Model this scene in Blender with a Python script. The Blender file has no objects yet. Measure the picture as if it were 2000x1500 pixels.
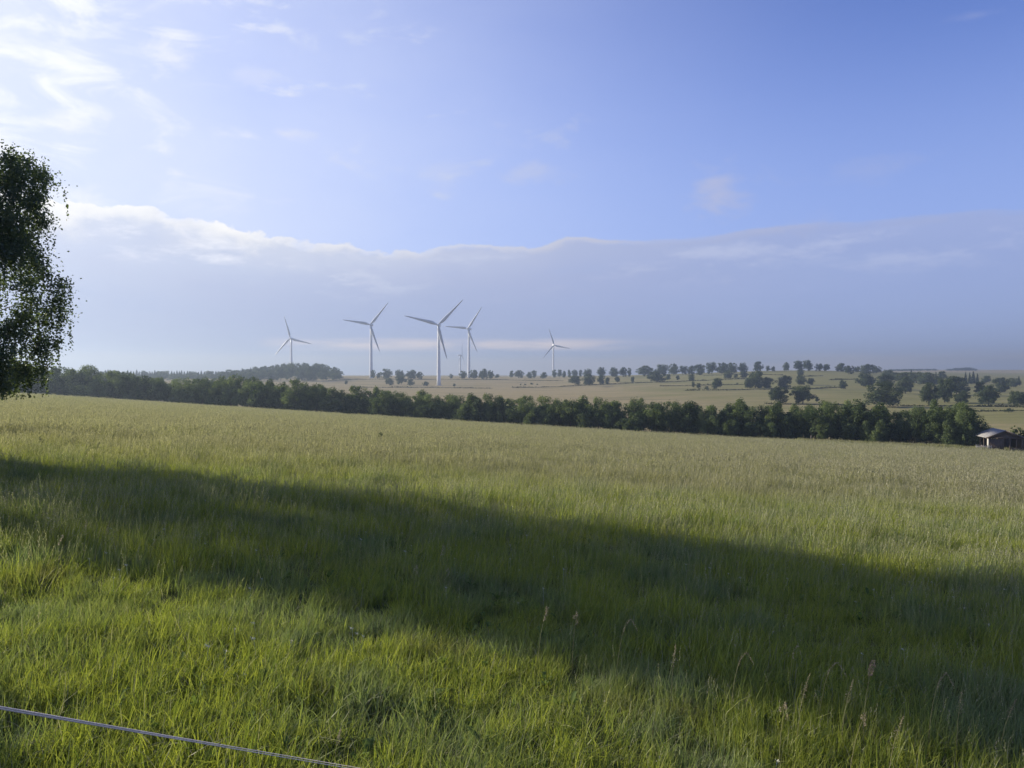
import bpy, bmesh, math, random
import numpy as np
from mathutils import Vector, Matrix

R = math.radians
SC = bpy.context.scene
COL = SC.collection

# ------------------------------------------------------------------ camera
F, CX, HY = 1444.0, 1000.0, 735.0          # focal length / centre column / horizon row, in photo pixels
CAMZ = 2.5
cam_d = bpy.data.cameras.new('camera')
cam = bpy.data.objects.new('camera', cam_d)
COL.objects.link(cam)
cam_d.sensor_width = 36.0
cam_d.lens = 36.0 * F / 2000.0
cam_d.clip_start, cam_d.clip_end = 0.1, 30000.0
cam.location = (0, 0, CAMZ)
cam.rotation_euler = (R(90 - 0.595), 0, 0)
SC.camera = cam

# ------------------------------------------------------------------ light and sky
SUN_AZ, SUN_EL = -62.0, 18.5               # degrees, from the view direction (+Y), clockwise
sdir = Vector((math.sin(R(SUN_AZ)) * math.cos(R(SUN_EL)), math.cos(R(SUN_AZ)) * math.cos(R(SUN_EL)), math.sin(R(SUN_EL))))
sun_d = bpy.data.lights.new('sun', 'SUN')
sun_d.energy = 4.7
sun_d.angle = R(0.5)
sun_d.color = (1.0, 0.90, 0.74)
sun = bpy.data.objects.new('sun', sun_d)
COL.objects.link(sun)
sun.rotation_euler = sdir.to_track_quat('Z', 'Y').to_euler()
sun.location = (-60, 40, 60)

SKY_STRENGTH = 0.10
EXPOSURE = 0.88
HAZE_DENSITY = 0.00035

SC.view_settings.view_transform = 'Standard'
SC.view_settings.look = 'None'
SC.view_settings.gamma = 1.0
SC.view_settings.use_curve_mapping = False
SC.view_settings.exposure = EXPOSURE
SC.render.engine = 'CYCLES'
SC.cycles.max_bounces = 6
SC.cycles.diffuse_bounces = 4
SC.cycles.glossy_bounces = 2
SC.cycles.transmission_bounces = 4
SC.cycles.volume_bounces = 0
SC.cycles.use_denoising = True
SC.cycles.sample_clamp_indirect = 4.0


class NT:
    """small helper round a node tree"""
    def __init__(s, nt):
        s.t = nt
        nt.nodes.clear()

    def n(s, typ, **kw):
        nd = s.t.nodes.new(typ)
        for k, v in kw.items():
            setattr(nd, k, v)
        return nd

    def put(s, sock, v):
        if isinstance(v, bpy.types.NodeSocket):
            s.t.links.new(v, sock)
        elif v is not None:
            if sock.type == 'RGBA' and isinstance(v, (tuple, list)) and len(v) == 3:
                v = (*v, 1.0)
            sock.default_value = v

    def m(s, op, a, b=None, c=None, clamp=False):
        nd = s.n('ShaderNodeMath', operation=op, use_clamp=clamp)
        for i, v in enumerate((a, b, c)):
            if v is not None:
                s.put(nd.inputs[i], v)
        return nd.outputs[0]

    def vm(s, op, a, b=None):
        nd = s.n('ShaderNodeVectorMath', operation=op)
        s.put(nd.inputs[0], a)
        if b is not None:
            s.put(nd.inputs[1], b)
        return nd.outputs['Value'] if op in ('DOT_PRODUCT', 'LENGTH') else nd.outputs['Vector']

    def mix(s, f, a, b, blend='MIX'):
        nd = s.n('ShaderNodeMix', data_type='RGBA', blend_type=blend)
        s.put(nd.inputs['Factor'], f)
        s.put([i for i in nd.inputs if i.name == 'A' and i.type == 'RGBA'][0], a)
        s.put([i for i in nd.inputs if i.name == 'B' and i.type == 'RGBA'][0], b)
        return [o for o in nd.outputs if o.type == 'RGBA'][0]

    def ss(s, v, lo, hi, a=0.0, b=1.0):
        nd = s.n('ShaderNodeMapRange', interpolation_type='SMOOTHSTEP')
        s.put(nd.inputs['Value'], v)
        for k, q in (('From Min', lo), ('From Max', hi), ('To Min', a), ('To Max', b)):
            s.put(nd.inputs[k], q)
        return nd.outputs['Result']

    def noise(s, vec, scale, detail=3.0, rough=0.55, out='Fac', dist=0.0):
        nd = s.n('ShaderNodeTexNoise')
        s.put(nd.inputs['Vector'], vec)
        nd.inputs['Scale'].default_value = scale
        nd.inputs['Detail'].default_value = detail
        nd.inputs['Roughness'].default_value = rough
        nd.inputs['Distortion'].default_value = dist
        return nd.outputs['Fac' if out == 'Fac' else 'Color']

    def xyz(s, v):
        nd = s.n('ShaderNodeSeparateXYZ')
        s.put(nd.inputs[0], v)
        return nd.outputs

    def cxyz(s, x, y, z):
        nd = s.n('ShaderNodeCombineXYZ')
        for i, v in enumerate((x, y, z)):
            s.put(nd.inputs[i], v)
        return nd.outputs[0]


def px_el(x, y):
    u = (x - CX) / F
    return math.atan(((HY - y) / F) / math.sqrt(1 + u * u)) * 180 / math.pi


def px_az(x):
    return math.atan((x - CX) / F) * 180 / math.pi


world = bpy.data.worlds.new('World')
SC.world = world
world.use_nodes = True
w = NT(world.node_tree)
out = w.n('ShaderNodeOutputWorld')
bg = w.n('ShaderNodeBackground')
w.t.links.new(bg.outputs[0], out.inputs[0])
bg.inputs['Strength'].default_value = SKY_STRENGTH
sky = w.n('ShaderNodeTexSky', sky_type='NISHITA')
sky.sun_disc = False
sky.sun_elevation = R(SUN_EL)
sky.sun_rotation = R(SUN_AZ)
sky.altitude = 700.0
sky.air_density = 1.0
sky.dust_density = 1.0
sky.ozone_density = 2.0
tc = w.n('ShaderNodeTexCoord')
D = tc.outputs['Generated']
dx, dy, dz = w.xyz(D)
az = w.m('MULTIPLY', w.m('ARCTAN2', dx, dy), 180 / math.pi)
el = w.m('MULTIPLY', w.m('ARCSINE', dz), 180 / math.pi)
sd = w.vm('DOT_PRODUCT', D, tuple(sdir))
prox = w.m('POWER', w.m('MAXIMUM', sd, 0.0), 2.5)        # nearness to the sun
K = 1.0 / SKY_STRENGTH
SCOL = lambda r, g, b: (r * K, g * K, b * K)
base = w.mix(1.0, sky.outputs[0], (0.86, 0.96, 1.62), 'MULTIPLY')
# the clear sky pales towards the horizon
base = w.mix(w.ss(el, 28.0, 8.0, 0.0, 0.62), base, SCOL(0.31, 0.405, 0.70))
# bright thin veil round the sun
veil = w.m('MULTIPLY', w.m('POWER', w.m('MAXIMUM', sd, 0.0), 2.3), 1.12, clamp=True)
vn = w.noise(w.vm('MULTIPLY', D, (1.0, 1.0, 2.2)), 2.2, 5.0, 0.55)
veil = w.m('MULTIPLY', veil, w.ss(vn, 0.2, 0.75, 0.75, 1.1), clamp=True)
c = w.mix(veil, base, SCOL(0.68, 0.71, 0.78))
# small broken clouds, denser near the sun
pn = w.noise(w.vm('MULTIPLY', D, (1.0, 1.0, 2.6)), 10.0, 8.0, 0.62, dist=0.6)
pbig = w.noise(w.vm('MULTIPLY', D, (1.0, 1.0, 1.6)), 3.1, 3.0, 0.5)
pth = w.m('ADD', 0.86, w.m('ADD', w.m('MULTIPLY', prox, -0.36), w.m('MULTIPLY', pbig, -0.28)))
puff = w.ss(w.m('SUBTRACT', pn, pth), -0.04, 0.22, 0.0, 0.8)
puff = w.m('MULTIPLY', puff, w.ss(el, 9.0, 15.0))
c = w.mix(puff, c, w.mix(w.m('MULTIPLY', prox, 1.4, clamp=True), SCOL(0.36, 0.40, 0.56), SCOL(0.86, 0.86, 0.86)))
# a few soft fair-weather wisps in the clear part: (azimuth, elevation, half width, half height, strength)
wn = w.noise(w.vm('MULTIPLY', D, (1.0, 1.0, 2.2)), 15.0, 7.0, 0.65, dist=0.4)
for (x_, y_, hw, hh, st) in ((1407, 378, 62, 52, 0.75), (1060, 340, 75, 22, 0.5), (870, 355, 50, 40, 0.3), (1600, 432, 45, 24, 0.35), (345, 108, 62, 26, 0.7),
                             (145, 240, 50, 20, 0.8), (560, 265, 45, 12, 0.6), (520, 150, 60, 22, 0.35), (1700, 330, 120, 26, 0.22), (1890, 36, 45, 8, 0.2), (120, 375, 50, 24, 0.6)):
    ax = w.m('DIVIDE', w.m('SUBTRACT', az, px_az(x_)), hw / F * 57.3)
    ey = w.m('DIVIDE', w.m('SUBTRACT', el, px_el(x_, y_)), hh / F * 57.3)
    rr = w.m('SQRT', w.m('ADD', w.m('MULTIPLY', ax, ax), w.m('MULTIPLY', ey, ey)))
    rr = w.m('ADD', rr, w.m('MULTIPLY', w.m('SUBTRACT', wn, 0.5), 4.2))
    ms = w.ss(rr, -0.3, 1.2, st * 0.88, 0.0)
    c = w.mix(ms, c, w.mix(w.m('MULTIPLY', prox, 1.5, clamp=True), SCOL(0.38, 0.40, 0.55), SCOL(0.80, 0.80, 0.80)))
# long flat cloud deck above the horizon with a lit upper rim
fc = w.n('ShaderNodeFloatCurve')
cm = fc.mapping
cv = cm.curves[0]
edge_pts = [(-50, 372), (100, 388), (250, 408), (430, 440), (500, 463), (610, 474), (700, 484), (760, 496), (830, 494), (880, 480), (960, 484), (1060, 480), (1110, 464), (1180, 468), (1300, 468), (1420, 456), (1480, 446), (1600, 436), (1750, 428), (1900, 414), (2050, 404)]
EMAX = 30.0
pts = [(0.0, 12.0 / EMAX)] + [((px_az(x_) + 180) / 360, px_el(x_, y_) / EMAX) for x_, y_ in edge_pts] + [(1.0, 12.0 / EMAX)]
cv.points[0].location = pts[0]
cv.points[1].location = pts[-1]
for p in pts[1:-1]:
    cv.points.new(*p)
cm.update()
w.put(fc.inputs['Value'], w.m('DIVIDE', w.m('ADD', az, 180.0), 360.0))
edge = w.m('MULTIPLY', fc.outputs[0], EMAX)
en = w.noise(w.vm('MULTIPLY', D, (1.0, 1.0, 1.6)), 15.0, 7.0, 0.62)
edge = w.m('ADD', edge, w.m('MULTIPLY', w.m('SUBTRACT', en, 0.5), w.ss(prox, 0.05, 0.45, 0.7, 3.4)))
below = w.m('SUBTRACT', edge, el)                        # degrees under the deck's upper edge
deck_m = w.m('MULTIPLY', w.ss(below, -0.15, 0.45), w.ss(az, -8.0, 33.0, 0.80, 0.45))
dn = w.noise(w.vm('MULTIPLY', D, (1.0, 1.0, 5.0)), 4.0, 4.0, 0.5)
deck_c = w.mix(w.m('MULTIPLY', prox, 1.25, clamp=True), SCOL(0.285, 0.315, 0.47), SCOL(0.55, 0.60, 0.73))
deck_c = w.mix(w.ss(dn, 0.3, 0.7, 0.0, 0.3), deck_c, SCOL(0.37, 0.38, 0.53))
mid = w.m('MULTIPLY', w.ss(el, 0.8, 2.5), w.ss(el, 9.0, 3.5))
deck_c = w.mix(w.m('MULTIPLY', mid, 0.62), deck_c, SCOL(0.235, 0.285, 0.49))
# just under its rim the deck is thin and bright
deck_c = w.mix(w.ss(below, 3.2, 0.2, 0.0, w.ss(prox, 0.0, 0.5, 0.10, 0.55)), deck_c, SCOL(0.62, 0.63, 0.68))
c = w.mix(deck_m, c, deck_c)
# lit shreds under the rim on the sunward side, soft breaks further along
pn2 = w.noise(w.vm('MULTIPLY', D, (1.0, 1.0, 3.4)), 8.0, 7.0, 0.62)
shred = w.m('MULTIPLY', w.ss(pn2, 0.50, 0.68), w.m('MULTIPLY', w.ss(below, 0.3, 1.0), w.ss(below, 4.5, 2.0)))
shred = w.m('MULTIPLY', shred, w.ss(az, -6.0, -24.0, 0.18, 0.8))
c = w.mix(shred, c, SCOL(0.80, 0.80, 0.84))
brk = w.m('MULTIPLY', w.ss(w.noise(w.vm('MULTIPLY', D, (1.0, 1.0, 4.5)), 5.0, 6.0, 0.6), 0.45, 0.75, 0.0, 0.35), w.ss(below, 0.5, 2.5))
c = w.mix(brk, c, SCOL(0.31, 0.385, 0.62))
rn = w.noise(w.vm('MULTIPLY', D, (1.0, 1.0, 1.5)), 9.0, 6.0, 0.62)
rimw = w.m('MULTIPLY', w.ss(az, -33.0, -2.0, 2.0, 0.55), w.ss(rn, 0.30, 0.68, 0.25, 1.5))
rim = w.m('MULTIPLY', w.ss(below, -0.12, 0.10), w.ss(w.m('DIVIDE', below, rimw), 1.0, 0.0))
rim = w.m('MULTIPLY', rim, w.ss(w.noise(w.vm('MULTIPLY', D, (1.0, 1.0, 2.0)), 6.0, 5.0, 0.6), 0.3, 0.62, 0.25, 0.95))
rim = w.m('MULTIPLY', rim, w.ss(az, 6.0, 34.0, 1.0, 0.30))
c = w.mix(rim, c, w.mix(w.m('MULTIPLY', prox, 1.9, clamp=True), SCOL(0.38, 0.39, 0.50), SCOL(0.86, 0.84, 0.80)))
# low streaks of lit cloud near the horizon
sn = w.noise(w.vm('MULTIPLY', D, (1.0, 1.0, 9.0)), 5.0, 4.0, 0.55)
st1 = w.m('MULTIPLY', w.ss(el, 1.7, 2.4), w.ss(el, 3.1, 2.5))
st1 = w.m('MULTIPLY', st1, w.m('MULTIPLY', w.ss(az, -19.5, -17.0), w.ss(az, 14.0, 2.0)))
st1 = w.m('MULTIPLY', st1, w.ss(sn, 0.38, 0.56, 0.15, 0.9))
c = w.mix(st1, c, SCOL(0.72, 0.62, 0.62))
st2 = w.m('MULTIPLY', w.ss(el, 1.9, 1.0), w.ss(w.m('ADD', sn, w.ss(az, -14.0, -28.0, 0.06, 0.30)), 0.35, 0.65, 0.1, 0.65))
c = w.mix(st2, c, SCOL(0.60, 0.515, 0.52))
c = w.mix(1.0, c, (0.70, 0.70, 0.71), 'MULTIPLY')
w.put(bg.inputs['Color'], c)


# ------------------------------------------------------------------ helpers
def tag(o, label=None, cat=None, group=None, kind=None):
    for k, v in (('label', label), ('category', cat), ('group', group), ('kind', kind)):
        if v:
            o[k] = v
    return o


def empty(name, loc, rz=0.0, sc=None):
    o = bpy.data.objects.new(name, None)
    COL.objects.link(o)
    o.location = loc
    o.rotation_euler = (0, 0, rz)
    if sc:
        o.scale = sc
    o.empty_display_size = 0.2
    return o


def link(name, me, parent=None, loc=None):
    o = bpy.data.objects.new(name, me)
    COL.objects.link(o)
    if parent:
        o.parent = parent
    if loc is not None:
        o.location = loc
    return o


def mesh_np(name, V, Fq, mats, attrs=None, mat_idx=None, smooth=False):
    """V (n,3); Fq: list of arrays of faces, each (k, 3) or (k, 4)"""
    me = bpy.data.meshes.new(name)
    V = np.asarray(V, dtype=np.float32)
    Fq = [np.asarray(f, dtype=np.int32) for f in Fq if len(f)]
    loops = np.concatenate([f.ravel() for f in Fq])
    tot = np.concatenate([np.full(len(f), f.shape[1], dtype=np.int32) for f in Fq])
    start = np.concatenate([[0], np.cumsum(tot)[:-1]]).astype(np.int32)
    me.vertices.add(len(V))
    me.vertices.foreach_set('co', V.ravel())
    me.loops.add(len(loops))
    me.loops.foreach_set('vertex_index', loops)
    me.polygons.add(len(tot))
    me.polygons.foreach_set('loop_start', start)
    me.polygons.foreach_set('loop_total', tot)
    for m_ in mats:
        me.materials.append(m_)
    if mat_idx is not None:
        me.polygons.foreach_set('material_index', np.asarray(mat_idx, dtype=np.int32))
    if smooth:
        me.polygons.foreach_set('use_smooth', np.ones(len(tot), dtype=bool))
    for k, a in (attrs or {}).items():
        at = me.attributes.new(k, 'FLOAT', 'POINT')
        at.data.foreach_set('value', np.asarray(a, dtype=np.float32))
    me.update(calc_edges=True)
    return me


class MB:
    """collects tubes, boxes and prisms, builds one mesh"""
    def __init__(s):
        s.V, s.Q, s.T, s.n = [], [], [], 0

    def add(s, V, Q=(), T=()):
        s.V.append(np.asarray(V, float))
        s.Q += [[i + s.n for i in q] for q in Q]
        s.T += [[i + s.n for i in t] for t in T]
        s.n += len(V)

    def box(s, c_, d, rz=0.0):
        x, y, z = (q / 2 for q in d)
        P = np.array([(-x, -y, -z), (x, -y, -z), (x, y, -z), (-x, y, -z), (-x, -y, z), (x, -y, z), (x, y, z), (-x, y, z)])
        ca, sa = math.cos(rz), math.sin(rz)
        P = P @ np.array([(ca, sa, 0), (-sa, ca, 0), (0, 0, 1)]) + np.array(c_)
        s.add(P, [(0, 3, 2, 1), (4, 5, 6, 7), (0, 1, 5, 4), (1, 2, 6, 5), (2, 3, 7, 6), (3, 0, 4, 7)])

    def tube(s, pts, rad, k=8, cap=True):
        pts = [Vector(p) for p in pts]
        rings = []
        for i, p in enumerate(pts):
            t = (pts[min(i + 1, len(pts) - 1)] - pts[max(i - 1, 0)]).normalized()
            a = t.cross(Vector((0.31, 0.77, 0.13) if abs(t.z) > 0.9 else (0, 0, 1))).normalized()
            b = t.cross(a)
            rings.append([tuple(p + (a * math.cos(6.28318 * j / k) + b * math.sin(6.28318 * j / k)) * rad[i]) for j in range(k)])
        V = [q for r_ in rings for q in r_]
        Q = [(i * k + j, i * k + (j + 1) % k, (i + 1) * k + (j + 1) % k, (i + 1) * k + j) for i in range(len(pts) - 1) for j in range(k)]
        T = []
        if cap:
            for e, base_ in ((0, 0), (1, (len(pts) - 1) * k)):
                V.append(tuple(pts[-1] if e else pts[0]))
                ci = len(V) - 1
                T += [((base_ + j), (base_ + (j + 1) % k), ci) if e else ((base_ + (j + 1) % k), (base_ + j), ci) for j in range(k)]
        s.add(V, Q, T)

    def poly_prism(s, P, off):
        """a planar quad P (4 points) thickened by the vector off"""
        P = [Vector(p) for p in P]
        Qp = [p + Vector(off) for p in P]
        V = [tuple(p) for p in P + Qp]
        s.add(V, [(3, 2, 1, 0), (4, 5, 6, 7)] + [(i, (i + 1) % 4, 4 + (i + 1) % 4, 4 + i) for i in range(4)])

    def mesh(s, name, mat, smooth=False):
        return mesh_np(name, np.concatenate(s.V), [s.Q, s.T], [mat] if not isinstance(mat, list) else mat, smooth=smooth)


# ------------------------------------------------------------------ materials
def new_mat(name):
    m_ = bpy.data.materials.new(name)
    m_.use_nodes = True
    return m_, NT(m_.node_tree)


def leafy(name, dark, light, trans=0.35, rand=0.25, pos_scale=0.0, trans_tint=(1.25, 1.3, 0.6), gloss=0.0):
    """foliage: diffuse + translucent, colour varied per leaf, per tree"""
    m_, t = new_mat(name)
    o = t.n('ShaderNodeOutputMaterial')
    at = t.n('ShaderNodeAttribute', attribute_name='tint')
    oi = t.n('ShaderNodeObjectInfo')
    f = t.m('ADD', at.outputs['Fac'], t.m('MULTIPLY', t.m('SUBTRACT', oi.outputs['Random'], 0.5), rand * 2), clamp=True)
    c_ = t.mix(f, dark, light)
    df = t.n('ShaderNodeBsdfDiffuse')
    tr = t.n('ShaderNodeBsdfTranslucent')
    t.put(df.inputs['Color'], c_)
    t.put(tr.inputs['Color'], t.mix(1.0, c_, trans_tint, 'MULTIPLY'))
    mx = t.n('ShaderNodeMixShader')
    mx.inputs[0].default_value = trans
    t.t.links.new(df.outputs[0], mx.inputs[1])
    t.t.links.new(tr.outputs[0], mx.inputs[2])
    last = mx
    if gloss > 0:
        g = t.n('ShaderNodeBsdfGlossy')
        g.inputs['Roughness'].default_value = 0.45
        g.inputs['Color'].default_value = (0.9, 0.95, 0.85, 1)
        m2 = t.n('ShaderNodeMixShader')
        m2.inputs[0].default_value = gloss
        t.t.links.new(mx.outputs[0], m2.inputs[1])
        t.t.links.new(g.outputs[0], m2.inputs[2])
        last = m2
    t.t.links.new(last.outputs[0], o.inputs[0])
    return m_


def plain(name, col, rough=0.8, var=0.15, scale=6.0, metal=0.0, bump=0.0, stretch=(1, 1, 1)):
    m_, t = new_mat(name)
    o = t.n('ShaderNodeOutputMaterial')
    b = t.n('ShaderNodeBsdfPrincipled')
    b.inputs['Roughness'].default_value = rough
    b.inputs['Metallic'].default_value = metal
    v = t.n('ShaderNodeTexCoord').outputs['Object']
    nz = t.noise(t.vm('MULTIPLY', v, stretch), scale, 5.0, 0.6)
    lo = tuple(q * (1 - var) for q in col)
    hi = tuple(min(1, q * (1 + var)) for q in col)
    t.put(b.inputs['Base Color'], t.mix(t.ss(nz, 0.3, 0.7), lo, hi))
    if bump:
        bp = t.n('ShaderNodeBump')
        bp.inputs['Strength'].default_value = bump
        bp.inputs['Distance'].default_value = 0.02
        t.put(bp.inputs['Height'], nz)
        t.t.links.new(bp.outputs[0], b.inputs['Normal'])
    t.t.links.new(b.outputs[0], o.inputs[0])
    return m_


M_BELT = leafy('belt_foliage', (0.046, 0.070, 0.038), (0.165, 0.205, 0.098), 0.38, 0.30)
M_HILL = leafy('hill_foliage', (0.028, 0.045, 0.028), (0.092, 0.116, 0.058), 0.30, 0.2)
M_CON = leafy('needle_foliage', (0.018, 0.032, 0.020), (0.040, 0.062, 0.034), 0.12, 0.10)
M_BIRCH = leafy('birch_foliage', (0.052, 0.078, 0.042), (0.105, 0.138, 0.064), 0.48, 0.05, gloss=0.04)
M_SHRUB = leafy('shrub_foliage', (0.035, 0.050, 0.018), (0.11, 0.13, 0.055), 0.25, 0.15)
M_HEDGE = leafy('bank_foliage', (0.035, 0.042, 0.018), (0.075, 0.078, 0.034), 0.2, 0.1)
M_BARK = plain('bark', (0.085, 0.068, 0.052), 0.9, 0.35, 3.0, bump=0.4, stretch=(4, 4, 1))
M_BIRCHBARK = plain('birch_bark', (0.30, 0.28, 0.25), 0.8, 0.6, 2.2, bump=0.3, stretch=(1.5, 1.5, 6))
M_TURB = plain('turbine_paint', (0.74, 0.75, 0.75), 0.45, 0.04, 0.15)
M_BLADE = plain('blade_paint', (0.50, 0.52, 0.54), 0.4, 0.05, 0.2)
M_ROOFTIN = plain('roof_tin', (0.30, 0.29, 0.28), 0.8, 0.3, 1.4, metal=0.0, stretch=(1, 6, 1))
M_WOOD = plain('dark_boards', (0.095, 0.070, 0.053), 0.85, 0.35, 2.0, bump=0.3, stretch=(8, 8, 0.6))
M_PALEWOOD = plain('pale_boards', (0.42, 0.40, 0.36), 0.8, 0.15, 2.0, bump=0.2, stretch=(8, 8, 0.6))
M_POST = plain('weathered_post', (0.20, 0.17, 0.14), 0.9, 0.3, 4.0, bump=0.4, stretch=(5, 5, 0.6))
M_TAPE = plain('woven_tape', (0.70, 0.59, 0.49), 0.6, 0.10, 60.0, bump=0.2)

# ------------------------------------------------------------------ terrain
SA, SB = -0.060, -0.055                      # the meadow falls to the right and away from the camera
xs_edge = np.array([-900, 0, 500, 1000, 1400, 1900, 2300, 2900.])
D_edge = np.array([300, 285, 245, 205, 180, 158, 150, 145.])
y_edge = np.array([712, 767, 800, 832, 856, 880, 905, 945.])
xs_k = np.array([-900, 0, 300, 600, 855, 1080, 1300, 1540, 1700, 1850, 2000, 2900.])
Yk = np.array([345, 440, 600, 840, 1030, 1200, 1500, 1900, 2600, 4000, 7000.])
tab = np.array([
    # 345  440  600  840  1030 1200 1500 1900 2600 4000 7000
    [770, 765, 757, 745, 737, 735, 734, 733, 733, 733, 734],   # -900
    [775, 770, 760, 747, 737, 735, 734, 733, 733, 733, 734],   # 0
    [790, 778, 764, 748, 737, 735, 734, 733, 733, 733, 734],   # 300
    [800, 782, 766, 747, 735.5, 735, 734.5, 734, 733.5, 733, 734],   # 600
    [806, 784, 768, 755, 739, 736, 735, 734, 733.5, 733, 734],   # 855
    [812, 786, 770, 753, 742, 738, 737, 736, 734, 733, 734],   # 1080
    [815, 788, 766, 746, 735, 730, 731, 733, 733, 733, 734],   # 1300
    [818, 787, 762, 735, 721.5, 722, 726, 729, 729, 730, 733],   # 1540
    [812, 786, 762, 738, 725, 725, 727, 727, 724, 726, 732],   # 1700
    [806, 787, 766, 746, 736, 732, 729, 727, 721.5, 724, 732],   # 1850
    [802, 788, 768, 750, 742, 738, 733, 729, 722, 724, 732],   # 2000
    [800, 788, 770, 752, 744, 738, 733, 729, 724, 726, 732.]])  # 2900
NU, NR = 141, 260
U = np.linspace(-1.3, 1.3, NU)
UX = U * F + CX
LR = np.linspace(math.log(2.0), math.log(7500.0), NR)
RY = np.exp(LR)


def smooth1(a, k, axis):
    ker = np.hanning(2 * k + 3)[1:-1]
    ker /= ker.sum()
    pad = [(0, 0)] * a.ndim
    pad[axis] = (k, k)
    ap = np.pad(a, pad, mode='edge')
    return np.apply_along_axis(lambda v: np.convolve(v, ker, 'valid'), axis, ap)


def edge_D(x):
    return np.interp(x, xs_edge, D_edge)


def build_table():
    Z = np.zeros((NU, NR))
    Dc = smooth1(np.interp(UX, xs_edge, D_edge), 6, 0)
    ye = smooth1(np.interp(UX, xs_edge, y_edge), 6, 0)
    kn = np.stack([np.interp(UX, xs_k, tab[:, j]) for j in range(len(Yk))], 1)
    kn = smooth1(kn, 5, 0)
    for i in range(NU):
        D_ = Dc[i]
        ze = CAMZ - D_ * (ye[i] - HY) / F
        sl = SA * U[i] + SB
        dl = ze - sl * D_
        zk = CAMZ - Yk * (kn[i] - HY) / F
        far = np.interp(LR, np.log(np.concatenate([[D_], Yk])), np.concatenate([[ze], zk]))
        near = sl * RY + dl * (RY / D_) ** 2
        z_ = np.where(RY <= D_, near, far)
        zs = smooth1(z_, 5, 0)
        wgt = np.clip((RY - D_ * 0.75) / (D_ * 0.15), 0, 1)
        Z[i] = z_ * (1 - wgt) + zs * wgt
    return Z, Dc


ZT, DCOL = build_table()


def hgt(X, Y):
    X = np.asarray(X, float)
    Y = np.asarray(Y, float)
    r = np.hypot(X, Y)
    a = np.arctan2(X, Y)
    ac = np.clip(a, R(-52), R(52))
    u = np.tan(ac)
    ye = np.clip(r * np.cos(ac), 2.0, 7400.0)
    fi = np.clip((u - U[0]) / (U[1] - U[0]), 0, NU - 1.001)
    fj = np.clip((np.log(ye) - LR[0]) / (LR[1] - LR[0]), 0, NR - 1.001)
    i, j = fi.astype(int), fj.astype(int)
    p, q = fi - i, fj - j
    zt = (ZT[i, j] * (1 - p) + ZT[i + 1, j] * p) * (1 - q) + (ZT[i, j + 1] * (1 - p) + ZT[i + 1, j + 1] * p) * q
    pl = (SA * X + SB * Y) * 200 / (200 + r)
    t = np.clip((np.abs(a) - R(52)) / R(28), 0, 1)
    t = t * t * (3 - 2 * t)
    near = np.clip(1 - r / 12, 0, 1)
    z = zt * (1 - t) + pl * t
    return z * (1 - near) + (SA * X + SB * Y) * near


def hz(x, y):
    return float(hgt(np.array([x]), np.array([y]))[0])


def at_px(x, y, lo=None):
    """the ground point seen in photo column x at row y, searched from the distance lo outwards"""
    u = (x - CX) / F
    lo = lo if lo else 3.0
    ys = np.exp(np.linspace(math.log(lo), math.log(5000), 4000))
    zz = hgt(u * ys, ys)
    row = HY + F * (CAMZ - zz) / ys
    k = np.argmax(row <= y)
    if row[k] > y:
        k = int(np.argmin(row))
    return u * ys[k], ys[k], zz[k]


def field_edge_Y(u):
    return np.interp(u, U, DCOL)


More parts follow.
